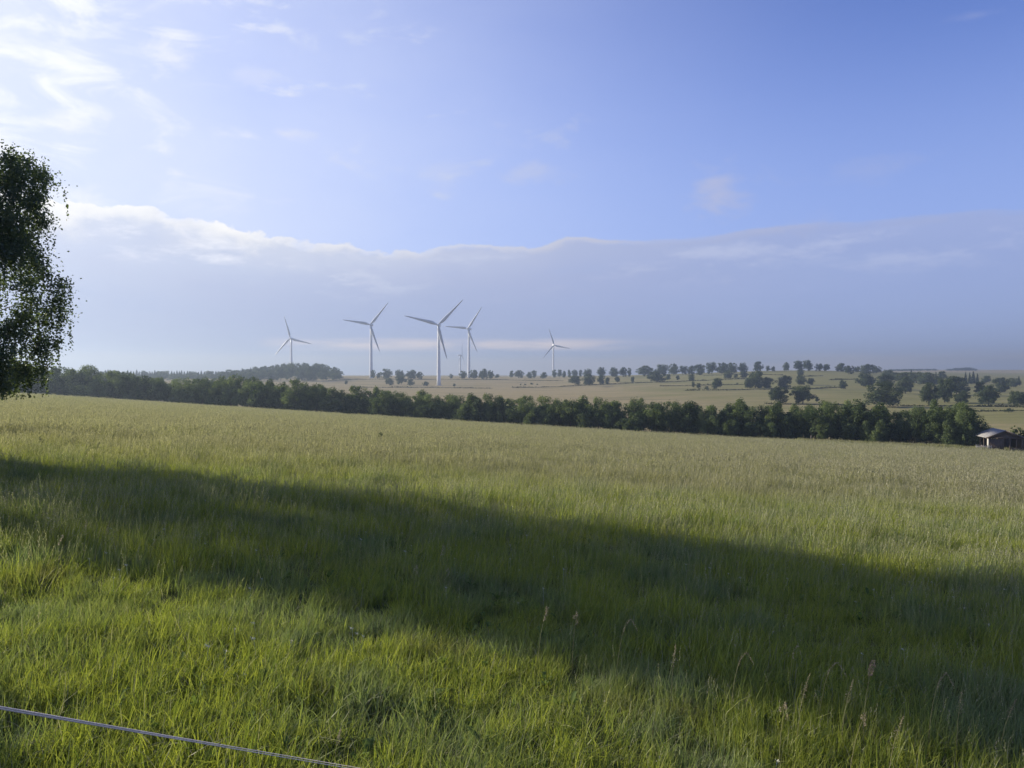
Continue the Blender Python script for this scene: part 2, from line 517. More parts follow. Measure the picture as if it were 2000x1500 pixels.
def build_ground():
    rad = np.concatenate([[0.6, 1.2, 2.0], np.exp(np.linspace(math.log(2.7), math.log(5200), 210))])
    ang = np.concatenate([np.linspace(-180, -60, 61)[:-1], np.linspace(-60, 60, 241), np.linspace(60, 180, 61)[1:-1]])
    A = R(1) * ang
    X = rad[:, None] * np.sin(A)[None]
    Y = rad[:, None] * np.cos(A)[None]
    Z = hgt(X, Y)
    # gentle unevenness
    Z = Z + 0.05 * np.sin(X * 0.61 + 1.3 * np.sin(Y * 0.23)) * np.sin(Y * 0.47 + X * 0.2) * np.clip(rad[:, None] / 10, 0, 1)
    na, nr = len(ang), len(rad)
    V = np.concatenate([[[0, 0, 0]], np.stack([X, Y, Z], -1).reshape(-1, 3)])
    ii = np.arange(nr - 1)[:, None] * na + 1
    jj = np.arange(na)[None]
    j2 = (np.arange(na)[None] + 1) % na
    Q = np.stack([ii + jj, ii + na + jj, ii + na + j2, ii + j2], -1).reshape(-1, 4)
    T = np.stack([np.zeros(na, int), 1 + np.arange(na), 1 + (np.arange(na) + 1) % na], -1)
    u = np.tan(np.clip(np.arctan2(V[:, 0], V[:, 1]), R(-52), R(52)))
    fld = (np.hypot(V[:, 0], V[:, 1]) * np.cos(np.arctan(u)) < field_edge_Y(u) + 1).astype(float)
    m_, t = new_mat('pasture')
    o = t.n('ShaderNodeOutputMaterial')
    b = t.n('ShaderNodeBsdfDiffuse')
    pos = t.n('ShaderNodeNewGeometry').outputs['Position']
    fa = t.n('ShaderNodeAttribute', attribute_name='meadow')
    big = t.noise(t.vm('MULTIPLY', pos, (1, 1, 0)), 0.012, 4, 0.55)
    med = t.noise(t.vm('MULTIPLY', pos, (0.35, 1.4, 0)), 0.06, 5, 0.6)
    fin = t.noise(t.vm('MULTIPLY', pos, (0.6, 1.0, 0)), 0.5, 4, 0.65)
    straw = t.mix(fin, (0.235, 0.195, 0.108), (0.36, 0.295, 0.170))
    green = t.mix(fin, (0.150, 0.150, 0.066), (0.24, 0.225, 0.100))
    px_, py_, pz_ = t.xyz(pos)
    # the far flat field round the turbines is drier than the slope on its right
    dry = t.ss(px_, 260.0, -60.0, -0.12, 0.30)
    dry = t.m('ADD', dry, t.ss(py_, 1500.0, 2300.0, 0.0, 0.4))
    f = t.m('ADD', t.m('MULTIPLY', big, 0.55), t.m('MULTIPLY', med, 0.6))
    f = t.ss(t.m('ADD', f, dry), 0.42, 0.78)
    pas = t.mix(f, green, straw)
    wv = t.noise(t.vm('MULTIPLY', pos, (0.10, 1.0, 0)), 0.09, 3, 0.6)
    pas = t.mix(t.ss(wv, 0.56, 0.66, 0.0, 0.6), pas, (0.085, 0.090, 0.042))
    wv2 = t.noise(t.vm('MULTIPLY', pos, (0.22, 1.0, 0)), 0.22, 3, 0.6)
    pas = t.mix(t.ss(wv2, 0.60, 0.70, 0.0, 0.5), pas, (0.075, 0.078, 0.040))
    near_c = t.mix(fin, (0.060, 0.070, 0.022), (0.110, 0.115, 0.045))
    far_c = t.mix(fin, (0.09, 0.10, 0.045), (0.16, 0.155, 0.08))
    mdw = t.mix(t.ss(py_, 12.0, 60.0), near_c, far_c)
    t.put(b.inputs['Color'], t.mix(fa.outputs['Fac'], pas, mdw))
    t.t.links.new(b.outputs[0], o.inputs[0])
    me = mesh_np('ground', V, [Q, T], [m_], {'meadow': fld}, smooth=True)
    o_ = link('ground', me)
    tag(o_, 'sloping meadow and the pasture hillside beyond it', None, None, 'structure')


build_ground()

# ------------------------------------------------------------------ haze
hz_me = MB()
hz_me.box((0, 2400, 40), (12400, 7600, 220))
mh, t = new_mat('haze_air')
o = t.n('ShaderNodeOutputMaterial')
pv = t.n('ShaderNodeVolumePrincipled')
pv.inputs['Color'].default_value = (0.38, 0.47, 0.60, 1)
pv.inputs['Density'].default_value = HAZE_DENSITY
pv.inputs['Anisotropy'].default_value = 0.42
t.t.links.new(pv.outputs[0], o.inputs['Volume'])
haze = link('haze', hz_me.mesh('haze', mh))
tag(haze, 'thin pale evening haze over the valley', None, None, 'stuff')
zmin = float(hgt(np.linspace(-4500, 4500, 60)[:, None] + 0 * np.linspace(-1200, 5100, 60)[None], np.linspace(-1200, 5100, 60)[None] + 0 * np.linspace(-4500, 4500, 60)[:, None]).min())
# exact box: a metre under the lowest ground, just over the highest blade tip, round the whole sheet of ground
allz = [v.co.z for v in bpy.data.objects['ground'].data.vertices]
lo_z, hi_z = min(allz) - 1.0, max(max(allz), 0) + 5.0
HAZE_LO = lo_z


def set_haze(top):
    me = haze.data
    half = 5260.0
    co = [(sx * half, sy * half, z_) for z_ in (HAZE_LO, top) for sx, sy in ((-1, -1), (1, -1), (1, 1), (-1, 1))]
    me.vertices.foreach_set('co', np.array(co, dtype=np.float32).ravel())
    me.update()


# ------------------------------------------------------------------ wind turbines
def blade_mesh(L):
    """a blade along +Z from the hub axis, chord across X, thickness along Y"""
    st = [(0.03, 0.9, 0.9, 0), (0.07, 1.0, 0.9, 0.1), (0.14, 1.75, 0.62, 0.3), (0.22, 2.0, 0.42, 0.42), (0.40, 1.55, 0.30, 0.36), (0.62, 1.1, 0.2, 0.26), (0.82, 0.75, 0.12, 0.18), (0.96, 0.45, 0.07, 0.1), (1.0, 0.12, 0.04, 0.0)]
    V, Q = [], []
    k = 8
    for (s, hw, ht, off) in st:
        for j in range(k):
            a = 6.28318 * j / k
            V.append((hw * math.cos(a) + off * 1.6, ht * math.sin(a), s * L))
    for i in range(len(st) - 1):
        for j in range(k):
            Q.append((i * k + j, i * k + (j + 1) % k, (i + 1) * k + (j + 1) % k, (i + 1) * k + j))
    e = (len(st) - 1) * k
    return mesh_np('blade', V, [Q, [(e + 1, e + 2, e + 3, e + 4), (e, e + 1, e + 4, e + 5), (e, e + 5, e + 6, e + 7)]], [M_BLADE], smooth=True)


BLADE_L = 40.0
BLADE_ME = blade_mesh(BLADE_L)


def nacelle_mesh():
    prof = [(-3.2, 1.15, 1.2), (-2.4, 1.6, 1.7), (2.0, 1.7, 1.9), (5.2, 1.6, 1.75), (6.6, 1.25, 1.3)]
    V, Q = [], []
    k = 12
    for (y_, hx, hzz) in prof:
        for j in range(k):
            a = 6.28318 * (j + 0.5) / k
            sx = math.copysign(abs(math.cos(a)) ** 0.55, math.cos(a))
            sz = math.copysign(abs(math.sin(a)) ** 0.55, math.sin(a))
            V.append((hx * sx, y_, 0.35 + hzz * sz))
    for i in range(len(prof) - 1):
        for j in range(k):
            Q.append((i * k + (j + 1) % k, i * k + j, (i + 1) * k + j, (i + 1) * k + (j + 1) % k))
    n = len(V)
    V += [(0, -3.2, 0.35), (0, 6.6, 0.35)]
    T = [(j, (j + 1) % k, n) for j in range(k)] + [((len(prof) - 1) * k + (j + 1) % k, (len(prof) - 1) * k + j, n + 1) for j in range(k)]
    return mesh_np('nacelle', V, [Q, T], [M_TURB], smooth=True)


def hub_mesh():
    prof = [(0.0, 1.55), (-0.9, 1.6), (-1.8, 1.4), (-2.6, 0.95), (-3.05, 0.4), (-3.15, 0.02)]
    mb = MB()
    mb.tube([(0, y_, 0) for y_, _ in prof], [r_ for _, r_ in prof], 14)
    return mb.mesh('hub', M_TURB, True)


NAC_ME, HUB_ME = nacelle_mesh(), hub_mesh()
TOP_Z = 0.0


def turbine(x, y_hub, Yd, base_row, yaw, phase, label):
    """hub at photo (x, y_hub) at distance Yd"""
    global TOP_Z
    X = (x - CX) / F * Yd
    zg = hz(X, Yd)
    zh = CAMZ + (HY - y_hub) / F * Yd
    root = empty('wind_turbine', (X, Yd, zg))
    tag(root, label, 'wind turbine', 'wind turbines on the far pasture')
    H = zh - zg
    mb = MB()
    n = 9
    mb.tube([(0, 0, -0.5 + (H - 1.0 + 0.5) * i / n) for i in range(n + 1)], [2.25 - 0.85 * (i / n) for i in range(n + 1)], 20)
    link('tower', mb.mesh('tower', M_TURB, True), root)
    mb = MB()
    mb.tube([(0, 0, -0.4), (0, 0, 0.35)], [4.2, 4.0], 20)
    link('foundation', mb.mesh('foundation', plain_concrete, False), root)
    nc = link('nacelle', NAC_ME, root, (0, 0, H))
    nc.rotation_euler = (0, 0, yaw)
    hb = link('hub', HUB_ME, root, (math.sin(yaw) * 3.3, -math.cos(yaw) * 3.3, H + 0.35))
    hb.rotation_euler = (0, 0, yaw)
    for k in range(3):
        b = link('blade', BLADE_ME, hb, (0, -1.2, 0))
        # clockwise as seen from the camera (which looks along +Y)
        b.rotation_euler = (0, R(phase + 120 * k), 0)
    TOP_Z = max(TOP_Z, zh + BLADE_L + 1)


plain_concrete = plain('concrete', (0.36, 0.35, 0.33), 0.9, 0.15, 1.0)
turbine(569.3, 661.5, 1290, 740, R(-8), 344, 'white wind turbine half hidden behind the wooded rise, leftmost of all')
turbine(725, 635, 1030, 735, R(-6), 40, 'tall white wind turbine second from the left, standing at the back edge of the pasture')
turbine(857, 635.5, 840, 755, R(-4), 45, 'nearest and largest white wind turbine, its tower foot low on the pasture')
turbine(916, 642.5, 1150, 736, R(-22), 36, 'white wind turbine just right of the largest one, behind a clump of trees')
turbine(899, 694, 1900, 736, R(78), 5, 'small far wind turbine seen edge-on between two bigger towers')
turbine(1081, 674.5, 1700, 737, R(14), 341, 'lone distant wind turbine furthest to the right')

# ------------------------------------------------------------------ trees
def tri_quads(C, N, sz, rng, jit=0.35, aspect=1.0):
    """one leaf quad per centre, facing N, sized sz, corners jittered"""
    n = len(C)
    N = N / (np.linalg.norm(N, axis=1, keepdims=True) + 1e-9)
    h = rng.normal(size=(n, 3))
    a = np.cross(N, h)
    a /= np.linalg.norm(a, axis=1, keepdims=True) + 1e-9
    b = np.cross(N, a)
    s = sz[:, None] if np.ndim(sz) else sz
    cor = []
    for (p, q) in ((-0.5, 0.0), (0.0, -0.42), (0.5, 0.0), (0.0, 0.42)):
        j1 = 1 + rng.uniform(-jit, jit, (n, 1))
        cor.append(C + a * p * s * j1 + b * q * s * j1 * aspect + N * rng.uniform(-0.12, 0.12, (n, 1)) * s)
    V = np.stack(cor, 1).reshape(-1, 3)
    Q = np.arange(n * 4).reshape(-1, 4)
    return V, Q


def rad_profile(kind, t):
    if kind == 'tall':
        return 0.30 * np.sqrt(np.clip(np.sin(np.pi * np.clip(0.10 + 0.88 * t, 0, 1)), 0, 1)) * (1.05 - 0.22 * t)
    if kind == 'round':
        return 0.56 * np.sqrt(np.clip(1 - ((t - 0.46) / 0.54) ** 2, 0, 1))
    return 0.30 * (1 - t) ** 0.9 + 0.01


def crown_mesh(name, kind, seed, nleaf, leaf, mat):
    rng = np.random.default_rng(seed)
    zl = {'tall': 0.02, 'round': 0.07, 'cone': 0.05}[kind]
    Cs, Ns, Ts = [], [], []
    if kind == 'cone':
        nl = 13
        for k in range(nl):
            tt = (k + 0.5) / nl
            rr = rad_profile('cone', tt) * rng.uniform(0.9, 1.1)
            m_ = int(nleaf / nl * (1.8 * (1 - tt) + 0.25))
            th = rng.uniform(0, 6.283, m_)
            br = rng.integers(6, 9)
            lob = 0.72 + 0.28 * np.cos(br * th + rng.uniform(0, 6))
            q = np.sqrt(rng.uniform(0.1, 1, m_)) * rr * lob
            zz = zl + (1 - zl) * tt + 0.045 - q * 0.35 + rng.normal(0, 0.012, m_)
            Cs.append(np.stack([q * np.cos(th), q * np.sin(th), zz], 1))
            Ns.append(np.stack([0.5 * np.cos(th), 0.5 * np.sin(th), np.ones(m_)], 1) + rng.normal(0, 0.4, (m_, 3)))
            Ts.append(rng.uniform(0, 1, m_))
    else:
        nl = 52 if kind == 'tall' else 40
        asym = rng.uniform(-0.08, 0.08, 2)
        # the tree may have two or three leaders of different heights
        tops = [(0.0, 0.0, 1.0)] if kind == 'round' else [(0, 0, 1.0)] + [(rng.normal(0, 0.11), rng.normal(0, 0.11), rng.uniform(0.6, 0.9)) for _ in range(rng.integers(1, 3))]
        point = rng.uniform(0.0, 0.4)
        for k in range(nl):
            ox, oy, tp = tops[k % len(tops)]
            t_ = (0.02 + 0.92 * ((k // len(tops)) + rng.uniform(0, 1)) / math.ceil(nl / len(tops))) if kind == 'tall' else rng.uniform(0.02, 0.95)
            th = rng.uniform(0, 6.283)
            R_ = float(rad_profile(kind, np.array(t_)))
            if kind == 'tall':
                R_ *= (1 - point * 0.3 * t_ ** 2) * (0.85 if tp < 1 else 1.0)
            lr = rng.uniform(0.06, 0.125) * (1.15 - 0.25 * t_) if kind == 'tall' else rng.choice((0.07, 0.10, 0.13, 0.17))
            q = max(0.0, R_ - lr * 0.7) * rng.uniform(0.45, 1.2)
            cz = (zl + (1 - zl) * t_) * tp
            cz = min(cz, tp - lr * 0.8)
            cz = max(cz, zl + lr * 0.5)
            ctr = np.array([q * math.cos(th) + asym[0] * t_ + ox, q * math.sin(th) + asym[1] * t_ + oy, cz])
            m_ = int(nleaf / nl * (lr / (0.085 if kind == 'tall' else 0.13)) ** 1.3)
            d = rng.normal(size=(m_, 3))
            d /= np.linalg.norm(d, axis=1, keepdims=True)
            rad = lr * rng.uniform(0.3, 1.0, m_) ** 0.45 * rng.uniform(0.8, 1.35, m_)
            sq = np.array([1.0, 1.0, 1.35 if kind == 'tall' else 0.85])
            Cs.append(ctr + d * rad[:, None] * sq)
            Ns.append(d * 0.9 + rng.normal(0, 0.45, (m_, 3)) + np.array([0, 0, 0.25]))
            Ts.append(np.clip(rng.uniform(0.05, 0.95) + rng.normal(0, 0.2, m_), 0, 1))
        if kind == 'round':                                    # a filled body under the outer lobes
            m_ = nleaf // 2
            d = rng.normal(size=(m_, 3))
            d /= np.linalg.norm(d, axis=1, keepdims=True)
            rr_ = rng.uniform(0.4, 1, m_)[:, None]
            Cs.append(np.array([rng.uniform(-0.07, 0.07), rng.uniform(-0.07, 0.07), rng.uniform(0.42, 0.5)]) + d * rr_ * np.array([rng.uniform(0.3, 0.46), rng.uniform(0.3, 0.46), rng.uniform(0.3, 0.40)]))
            Ns.append(d + rng.normal(0, 0.5, (m_, 3)))
            Ts.append(rng.uniform(0.1, 0.9, m_))
    C, N, T = np.concatenate(Cs), np.concatenate(Ns), np.concatenate(Ts)
    ok = C[:, 2] > 0.005
    C, N, T = C[ok], N[ok], T[ok]
    sz = leaf * rng.uniform(0.6, 1.5, len(C))
    V, Q = tri_quads(C, N, sz, rng)
    return mesh_np(name, V, [Q], [mat], {'tint': np.repeat(T, 4)})


def trunk_mesh(name, kind, seed, mat):
    rng = random.Random(seed)
    mb = MB()
    top = 0.9 if kind == 'cone' else 0.72
    rb = 0.016 if kind != 'round' else 0.028
    pts = [(0, 0, -0.03)]
    for i in range(1, 6):
        s = i / 5
        pts.append((rng.uniform(-0.012, 0.012) * i, rng.uniform(-0.012, 0.012) * i, top * s))
    mb.tube(pts, [rb * (1.25 - 0.2) if i == 0 else rb * (1 - 0.8 * i / 5) for i in range(6)], 7)
    if kind != 'cone':
        for _ in range(6):
            z0 = rng.uniform(0.22, 0.6)
            a = rng.uniform(0, 6.283)
            L = (0.2 if kind == 'tall' else 0.36) * rng.uniform(0.7, 1.0)
            e = (L * math.cos(a), L * math.sin(a), z0 + rng.uniform(0.12, 0.26))
            mdl = (e[0] * 0.5, e[1] * 0.5, z0 + (e[2] - z0) * 0.35)
            mb.tube([(0, 0, z0), mdl, e], [rb * 0.5, rb * 0.35, rb * 0.12], 5)
    return mb.mesh(name, mat, True)


KINDS = {}
for kind, n, nleaf, leaf, mat in (('tall', 12, 6500, 0.034, M_BELT), ('round', 8, 4600, 0.042, M_HILL), ('cone', 4, 1700, 0.055, M_CON)):
    KINDS[kind] = [(crown_mesh('crown', kind, 11 * i + 3, nleaf, leaf, mat), trunk_mesh('trunk', kind, i, M_BARK)) for i in range(n)]
KINDS['broad'] = [(crown_mesh('crown', 'round', 300 + i, 6500, 0.032, M_BELT), trunk_mesh('trunk', 'round', 40 + i, M_BARK)) for i in range(5)]
RHW = {'tall': 0.66, 'round': 1.14, 'cone': 0.60, 'broad': 1.14}      # mesh width at height one


def joined(kind, i):
    """far trees: crown and trunk in one mesh with two materials"""
    cr, tr = KINDS[kind][i % len(KINDS[kind])]
    key = 'tree_%s_%d' % (kind, i % len(KINDS[kind]))
    if key in bpy.data.meshes:
        return bpy.data.meshes[key]
    bm = bmesh.new()
    bm.from_mesh(cr)
    n0 = len(bm.faces)
    bm.from_mesh(tr)
    bm.faces.ensure_lookup_table()
    for k_, f in enumerate(bm.faces):
        f.material_index = 0 if k_ < n0 else 1
    me = bpy.data.meshes.new(key)
    bm.to_mesh(me)
    bm.free()
    me.materials.append(cr.materials[0])
    me.materials.append(tr.materials[0])
    return me


rt = random.Random(5)
TREES = []     # (photo x, kind, root) for the labels


def tree(name, kind, X, Y, w_, h_, parts=True, sink=0.0):
    """a tree w_ metres wide and h_ tall on the ground at X, Y"""
    i = rt.randrange(len(KINDS[kind]))
    z = hz(X, Y) - sink
    sx = w_ / RHW[kind]
    sy = sx * rt.uniform(0.85, 1.25)
    if parts:
        root = empty(name, (X, Y, z), rt.uniform(0, 6.283), (sx, sy, h_))
        cr, tr = KINDS[kind][i]
        link('crown', cr, root)
        link('trunk', tr, root)
    else:
        root = link(name, joined(kind, i), None, (X, Y, z))
        root.rotation_euler = (0, 0, rt.uniform(0, 6.283))
        root.scale = (sx, sy, h_)
    return root


ORD = ['first', 'second', 'third', 'fourth', 'fifth', 'sixth', 'seventh', 'eighth', 'ninth', 'tenth', 'eleventh', 'twelfth', 'thirteenth', 'fourteenth', 'fifteenth', 'sixteenth', 'seventeenth', 'eighteenth', 'nineteenth', 'twentieth']


def ordinal(k):
    if k < 20:
        return ORD[k]
    tens = {2: 'twenty', 3: 'thirty', 4: 'forty', 5: 'fifty'}[(k + 1) // 10]
    if (k + 1) % 10 == 0:
        return tens[:-1] + 'ieth' if tens != 'twenty' else 'twentieth'
    return tens + '-' + ORD[(k + 1) % 10 - 1]


def label_row(items, marks, fmt, cat, group):
    """items: (x, root, look); labels each by its place counted from the landmark on its left (or right)"""
    items = sorted(items, key=lambda q: q[0])
    cnt = {}
    for x, root, look in items:
        mk = None
        for mx, nm in marks:
            if x >= mx:
                mk = (mx, nm)
        if mk is None:
            mk = marks[0]
        k = cnt.get(mk[1], 0)
        cnt[mk[1]] = k + 1
        tag(root, fmt(look, ordinal(k), mk[1]), cat, group)


# --- trees scattered over the hillside: (x, top row, foot row, width px, distance if behind the crest)
HT = [
    (729, 722, 733, 8, 1015), (740, 728, 735, 8, 1015), (754, 720, 736.5, 23, 1000), (780, 722, 736, 20, 1010), (803, 722, 736, 22, 1005), (819, 726, 736, 14, 1000),
    (761, 738, 753, 17, 0), (783.5, 733, 751, 20, 0), (802, 741, 754, 14, 0), (831, 745, 754, 14, 0), (676, 743, 751, 6, 0), (887, 749, 755, 6, 0), (881, 730, 737, 8, 1060), (904, 724, 737, 14, 1060),
    (925, 722, 740, 19, 0), (941, 724, 740, 18, 0), (947, 720, 738, 15, 1030), (958, 723, 740, 15, 0), (971, 731, 738.5, 8, 0), (999, 724, 737, 9, 1180), (1013, 723, 738.5, 18, 1150), (1034, 726, 739, 15, 1120),
    (1043, 723, 737, 10, 1200), (1062, 727, 740, 15, 1080), (1083, 722, 738, 12, 1190), (1093, 722, 737, 10, 1230), (1102, 724, 739, 7, 1130), (1112, 722, 735, 7, 1250), (1124, 722, 734, 14, 1260), (1134, 722, 734, 6, 1270),
    (1148, 720, 737, 19, 1120), (1123, 733, 752, 23, 0), (1150, 730, 752.5, 21, 0), (1175, 717, 737, 20, 1100), (1174, 731, 751, 18, 0), (1186, 737, 750, 10, 0), (1200, 717, 735, 19, 1090), (1217, 717, 735, 15, 1085),
    (1229, 718, 735, 10, 1080), (1206, 735, 747, 12, 0), (1236, 735, 747, 8, 0), (1259, 714, 734, 29, 1060), (1282, 726, 747, 30, 0), (1292, 711, 733, 26, 1060), (1305, 731, 743, 9, 0), (1315, 710, 731, 20, 1080),
    (1324, 733, 742.5, 9, 0), (1334, 714, 730, 18, 1080), (1350, 714, 730, 18, 1070), (1366, 711, 732, 23, 1010), (1350, 731, 744, 12, 0), (1354, 744, 757, 6, 0), (1364, 748, 758, 8, 0), (1380, 754, 761, 8, 0),
    (1390, 707, 728, 22, 1030), (1410, 708, 728, 23, 1020), (1429, 708, 727, 21, 1010), (1421, 722, 739, 19, 0), (1451, 708, 724, 20, 1010), (1480, 706, 722, 18, 1020), (1400, 738, 760, 22, 0), (1437, 730, 738, 9, 0), (1453, 724, 738, 15, 0),
    (1500, 714, 722, 8, 1030), (1510, 715, 722, 8, 1030), (1536, 707, 721, 12, 1030), (1560, 704, 720.5, 19, 1020), (1578, 703, 720, 24, 1035), (1600, 710, 721, 18, 1030), (1614, 711, 722, 16, 1030), (1641, 709, 724, 19, 1020), (1658, 714, 731, 23, 0), (1674, 715, 727, 12, 1010),
    (1693, 711, 731, 30, 960), (1712, 715, 729, 18, 1000), (1475, 724, 758, 34, 0), (1460, 738, 759, 15, 0), (1499, 737, 758, 20, 0), (1532, 733, 758, 29, 0), (1564, 721, 733, 14, 0), (1565, 731, 752, 20, 0), (1583, 738, 752, 15, 0),
    (1520, 755, 788, 43, 0), (1568, 752, 788.5, 43, 0), (1647, 742, 760, 15, 0), (1596, 775, 785, 8, 0), (1691, 727, 756, 35, 0), (1733, 722, 741, 29, 0), (1725, 745, 795, 70, 0), (1730, 731, 760, 28, 0),
    (1769, 735, 769, 32, 0), (1765, 727, 746, 35, 0), (1790, 726, 748, 30, 0), (1811, 727, 753, 40, 0), (1814, 747, 793, 37, 0), (1845, 738, 786, 38, 0), (1868, 735, 771, 46, 0), (1877, 762, 788, 38, 0), (1748, 727, 744, 18, 0),
    (1931, 752, 791, 36, 0), (1955, 737, 766, 31, 0), (1982, 763, 793, 32, 0), (1926, 734, 749, 15, 0), (1979, 738, 756, 26, 0), (1998, 765, 792, 22, 0), (1915, 745, 772, 20, 0), (1840, 725, 742, 16, 0), (1700, 735, 752, 16, 0)]
marks_h = [(0, 'the wooded rise'), (725, 'the second turbine'), (857, 'the nearest turbine'), (918, 'the turbine just beyond the nearest'), (1081, 'the rightmost turbine'),
           (1282, 'the broad midslope tree'), (1400, 'the lone round tree'), (1544, 'the two low broad trees'), (1725, 'the biggest hill tree'), (1870, 'the dark group above the belt end')]
sky_i, slope_i = [], []
for (x, yt, yb, wp, Yd) in HT:
    big = (yb - yt) >= 16
    if Yd:
        X, Y = (x - CX) / F * Yd, float(Yd)
    else:
        X, Y, _ = at_px(x, yb, 360)
    zt = CAMZ + (HY - yt) / F * Y
    h_ = max(3.0, zt - hz(X, Y))
    w_ = wp * Y / F * 1.08
    root = tree('round_tree' if big else 'small_tree', 'round', X, Y, w_, h_, parts=(yb - yt) >= 28)
    size = 'broad dark' if wp >= 28 else ('round dark' if wp >= 16 else ('small round' if wp >= 10 else 'tiny scrubby'))
    (sky_i if Yd else slope_i).append((x, root, size))
special = {1282: 'broad dark tree midway up the slope with a wide flat shadow at its foot', 1400: 'lone round tree on the middle slope with open grass around it', 1725: 'biggest dark tree on the hill, its crown close above the belt',
           1520: 'left one of the two low broad trees standing side by side', 1568: 'right one of the two low broad trees standing side by side', 1475: 'pale tall tree with neighbours leaning on both of its sides'}
label_row(sky_i, marks_h, lambda l, o_, mk: f'{l} skyline tree, {o_} past {mk}', 'tree', 'trees along the far skyline')
label_row(slope_i, marks_h, lambda l, o_, mk: f'{l} tree on the open slope, {o_} past {mk}', 'tree', 'trees scattered on the hillside')
for x, root, _ in slope_i:
    if x in special:
        root['label'] = special[x]

# --- conifers on the right hand hill, and a far wooded ridge
con = []
for (x, yt, yb, wp) in ((1886, 727, 750, 9), (1894, 728, 750, 8), (1901, 726, 750, 10), (1909, 730, 750, 9), (1828, 727, 746, 9), (1836, 729, 746, 9), (1780, 722, 738, 8), (1990, 735, 752, 9)):
    X, Y, _ = at_px(x, yb, 500)
    root = tree('conifer_tree', 'cone', X, Y, wp * Y / F * 1.15, CAMZ + (HY - yt) / F * Y - hz(X, Y), parts=False)
    con.append((x, root, 'narrow dark'))
label_row(con, [(0, 'the white house')], lambda l, o_, mk: f'{l} conifer on the right hill, {o_} counted from {mk}', 'tree', 'conifers on the right hill')

rw = random.Random(91)
ridge = []
for (x, yt, wp) in ((1742, 722.5, 14), (1752, 722, 14), (1763, 721.5, 15), (1775, 721, 14), (1787, 721.5, 16), (1799, 722, 14), (1812, 722, 14), (1824, 721, 15), (1856, 719.5, 13), (1867, 718, 15), (1879, 717.5, 17), (1891, 718.5, 16), (1903, 720, 12)):
    Yd = 2250.0
    X = (x - CX) / F * Yd
    ridge.append((x, tree('round_tree', 'round', X, Yd, wp * rw.uniform(0.8, 1.4) * Yd / F, max(6.0, CAMZ + (HY - yt + rw.uniform(-1.6, 1.2)) / F * Yd - hz(X, Yd)), parts=False), 'hazy blue'))
label_row(ridge, [(0, 'the white farmhouse'), (1850, 'the gap in the ridge')], lambda l, o_, mk: f'{l} tree of the farthest ridge, {o_} past {mk}', 'tree', 'trees on the farthest ridge')
# --- wooded rise under the leftmost turbine
wx = [200, 300, 400, 450, 500, 540, 570, 600, 630, 650, 668]
wy = [723, 724, 724.5, 722.5, 717, 712, 708, 707, 711, 716, 727]
rise = []
x = 196.0
while x < 664:
    con_ = x < 530 and rw.random() < 0.75
    top = float(np.interp(x, wx, wy)) + rw.uniform(-1.2, 2.5)
    Y = rw.uniform(960, 1040)
    X = (x - CX) / F * Y
    z = hz(X, Y)
    h_ = CAMZ + (HY - top) / F * Y - z
    root = tree('conifer_tree' if con_ else 'round_tree', 'cone' if con_ else 'round', X, Y, (rw.uniform(10, 13) if con_ else rw.uniform(20, 28)) * Y / F, max(h_, 5), parts=False)
    rise.append((x, root, 'spiky dark conifer' if con_ else 'rounded blue-green tree'))
    x += rw.uniform(4, 6.5) if con_ else rw.uniform(9, 13)
n_rise_front = []
x = 215.0
while x < 662:
    top = float(np.interp(x, wx, wy)) + rw.uniform(3, 9)
    Y = rw.uniform(880, 930)
    X = (x - CX) / F * Y
    h_ = CAMZ + (HY - top) / F * Y - hz(X, Y)
    root = tree('round_tree', 'round', X, Y, rw.uniform(22, 30) * Y / F, max(h_, 5), parts=False)
    n_rise_front.append((x, root, 'rounded blue-green tree'))
    x += rw.uniform(17, 24)
label_row(rise, [(0, 'the big near birch'), (330, 'the middle of the wooded rise'), (500, 'the step up of the wooded rise'), (569, 'the leftmost turbine tower')], lambda l, o_, mk: f'{l} atop the wooded rise, {o_} past {mk}', 'tree', 'trees along the top of the wooded rise')
label_row(n_rise_front, [(0, 'the belt end'), (500, 'the step up'), (569, 'the leftmost turbine tower')], lambda l, o_, mk: f'{l} fronting the wooded rise, {o_} past {mk}', 'tree', 'trees at the foot of the wooded rise')

# --- the belt of trees along the lower edge of the meadow
bx = [-40, 90, 150, 200, 250, 300, 350, 400, 440, 480, 520, 540, 600, 650, 700, 750, 800, 900, 1000, 1100, 1180, 1230, 1300, 1360, 1450, 1520, 1580, 1650, 1690, 1720, 1760, 1800, 1860, 1900, 1925]
bt = [708, 716, 720, 722, 727, 738, 744, 743, 740, 739, 742, 744, 746, 752, 760, 763, 769, 773, 776, 781, 780, 783, 783, 789, 786, 794, 795, 782, 795, 790, 797, 792, 787, 793, 812]
belt_f, belt_r = [], []
x = -30.0
while x < 1908:
    wp = rw.uniform(38, 66)
    top = float(np.interp(x, bx, bt)) + rw.choice((rw.uniform(-7, 3), rw.uniform(-3, 7), rw.uniform(2, 20)))
    u = (x - CX) / F
    Y = float(field_edge_Y(u)) + rw.uniform(2.5, 6.0)
    X = u * Y
    h_ = CAMZ + (HY - top) / F * Y - hz(X, Y)
    wp = min(wp, h_ / Y * F * 0.86)
    kd = 'broad' if rw.random() < 0.55 else 'tall'
    root = tree('belt_tree', kd, X, Y, wp * Y / F * (1.15 if kd == 'broad' else 1.0), h_)
    look = 'slim upright' if wp < 42 else ('full leafy' if wp < 50 else 'broad bushy')
    belt_f.append((x, root, look))
    x += wp * rw.uniform(0.55, 0.74)
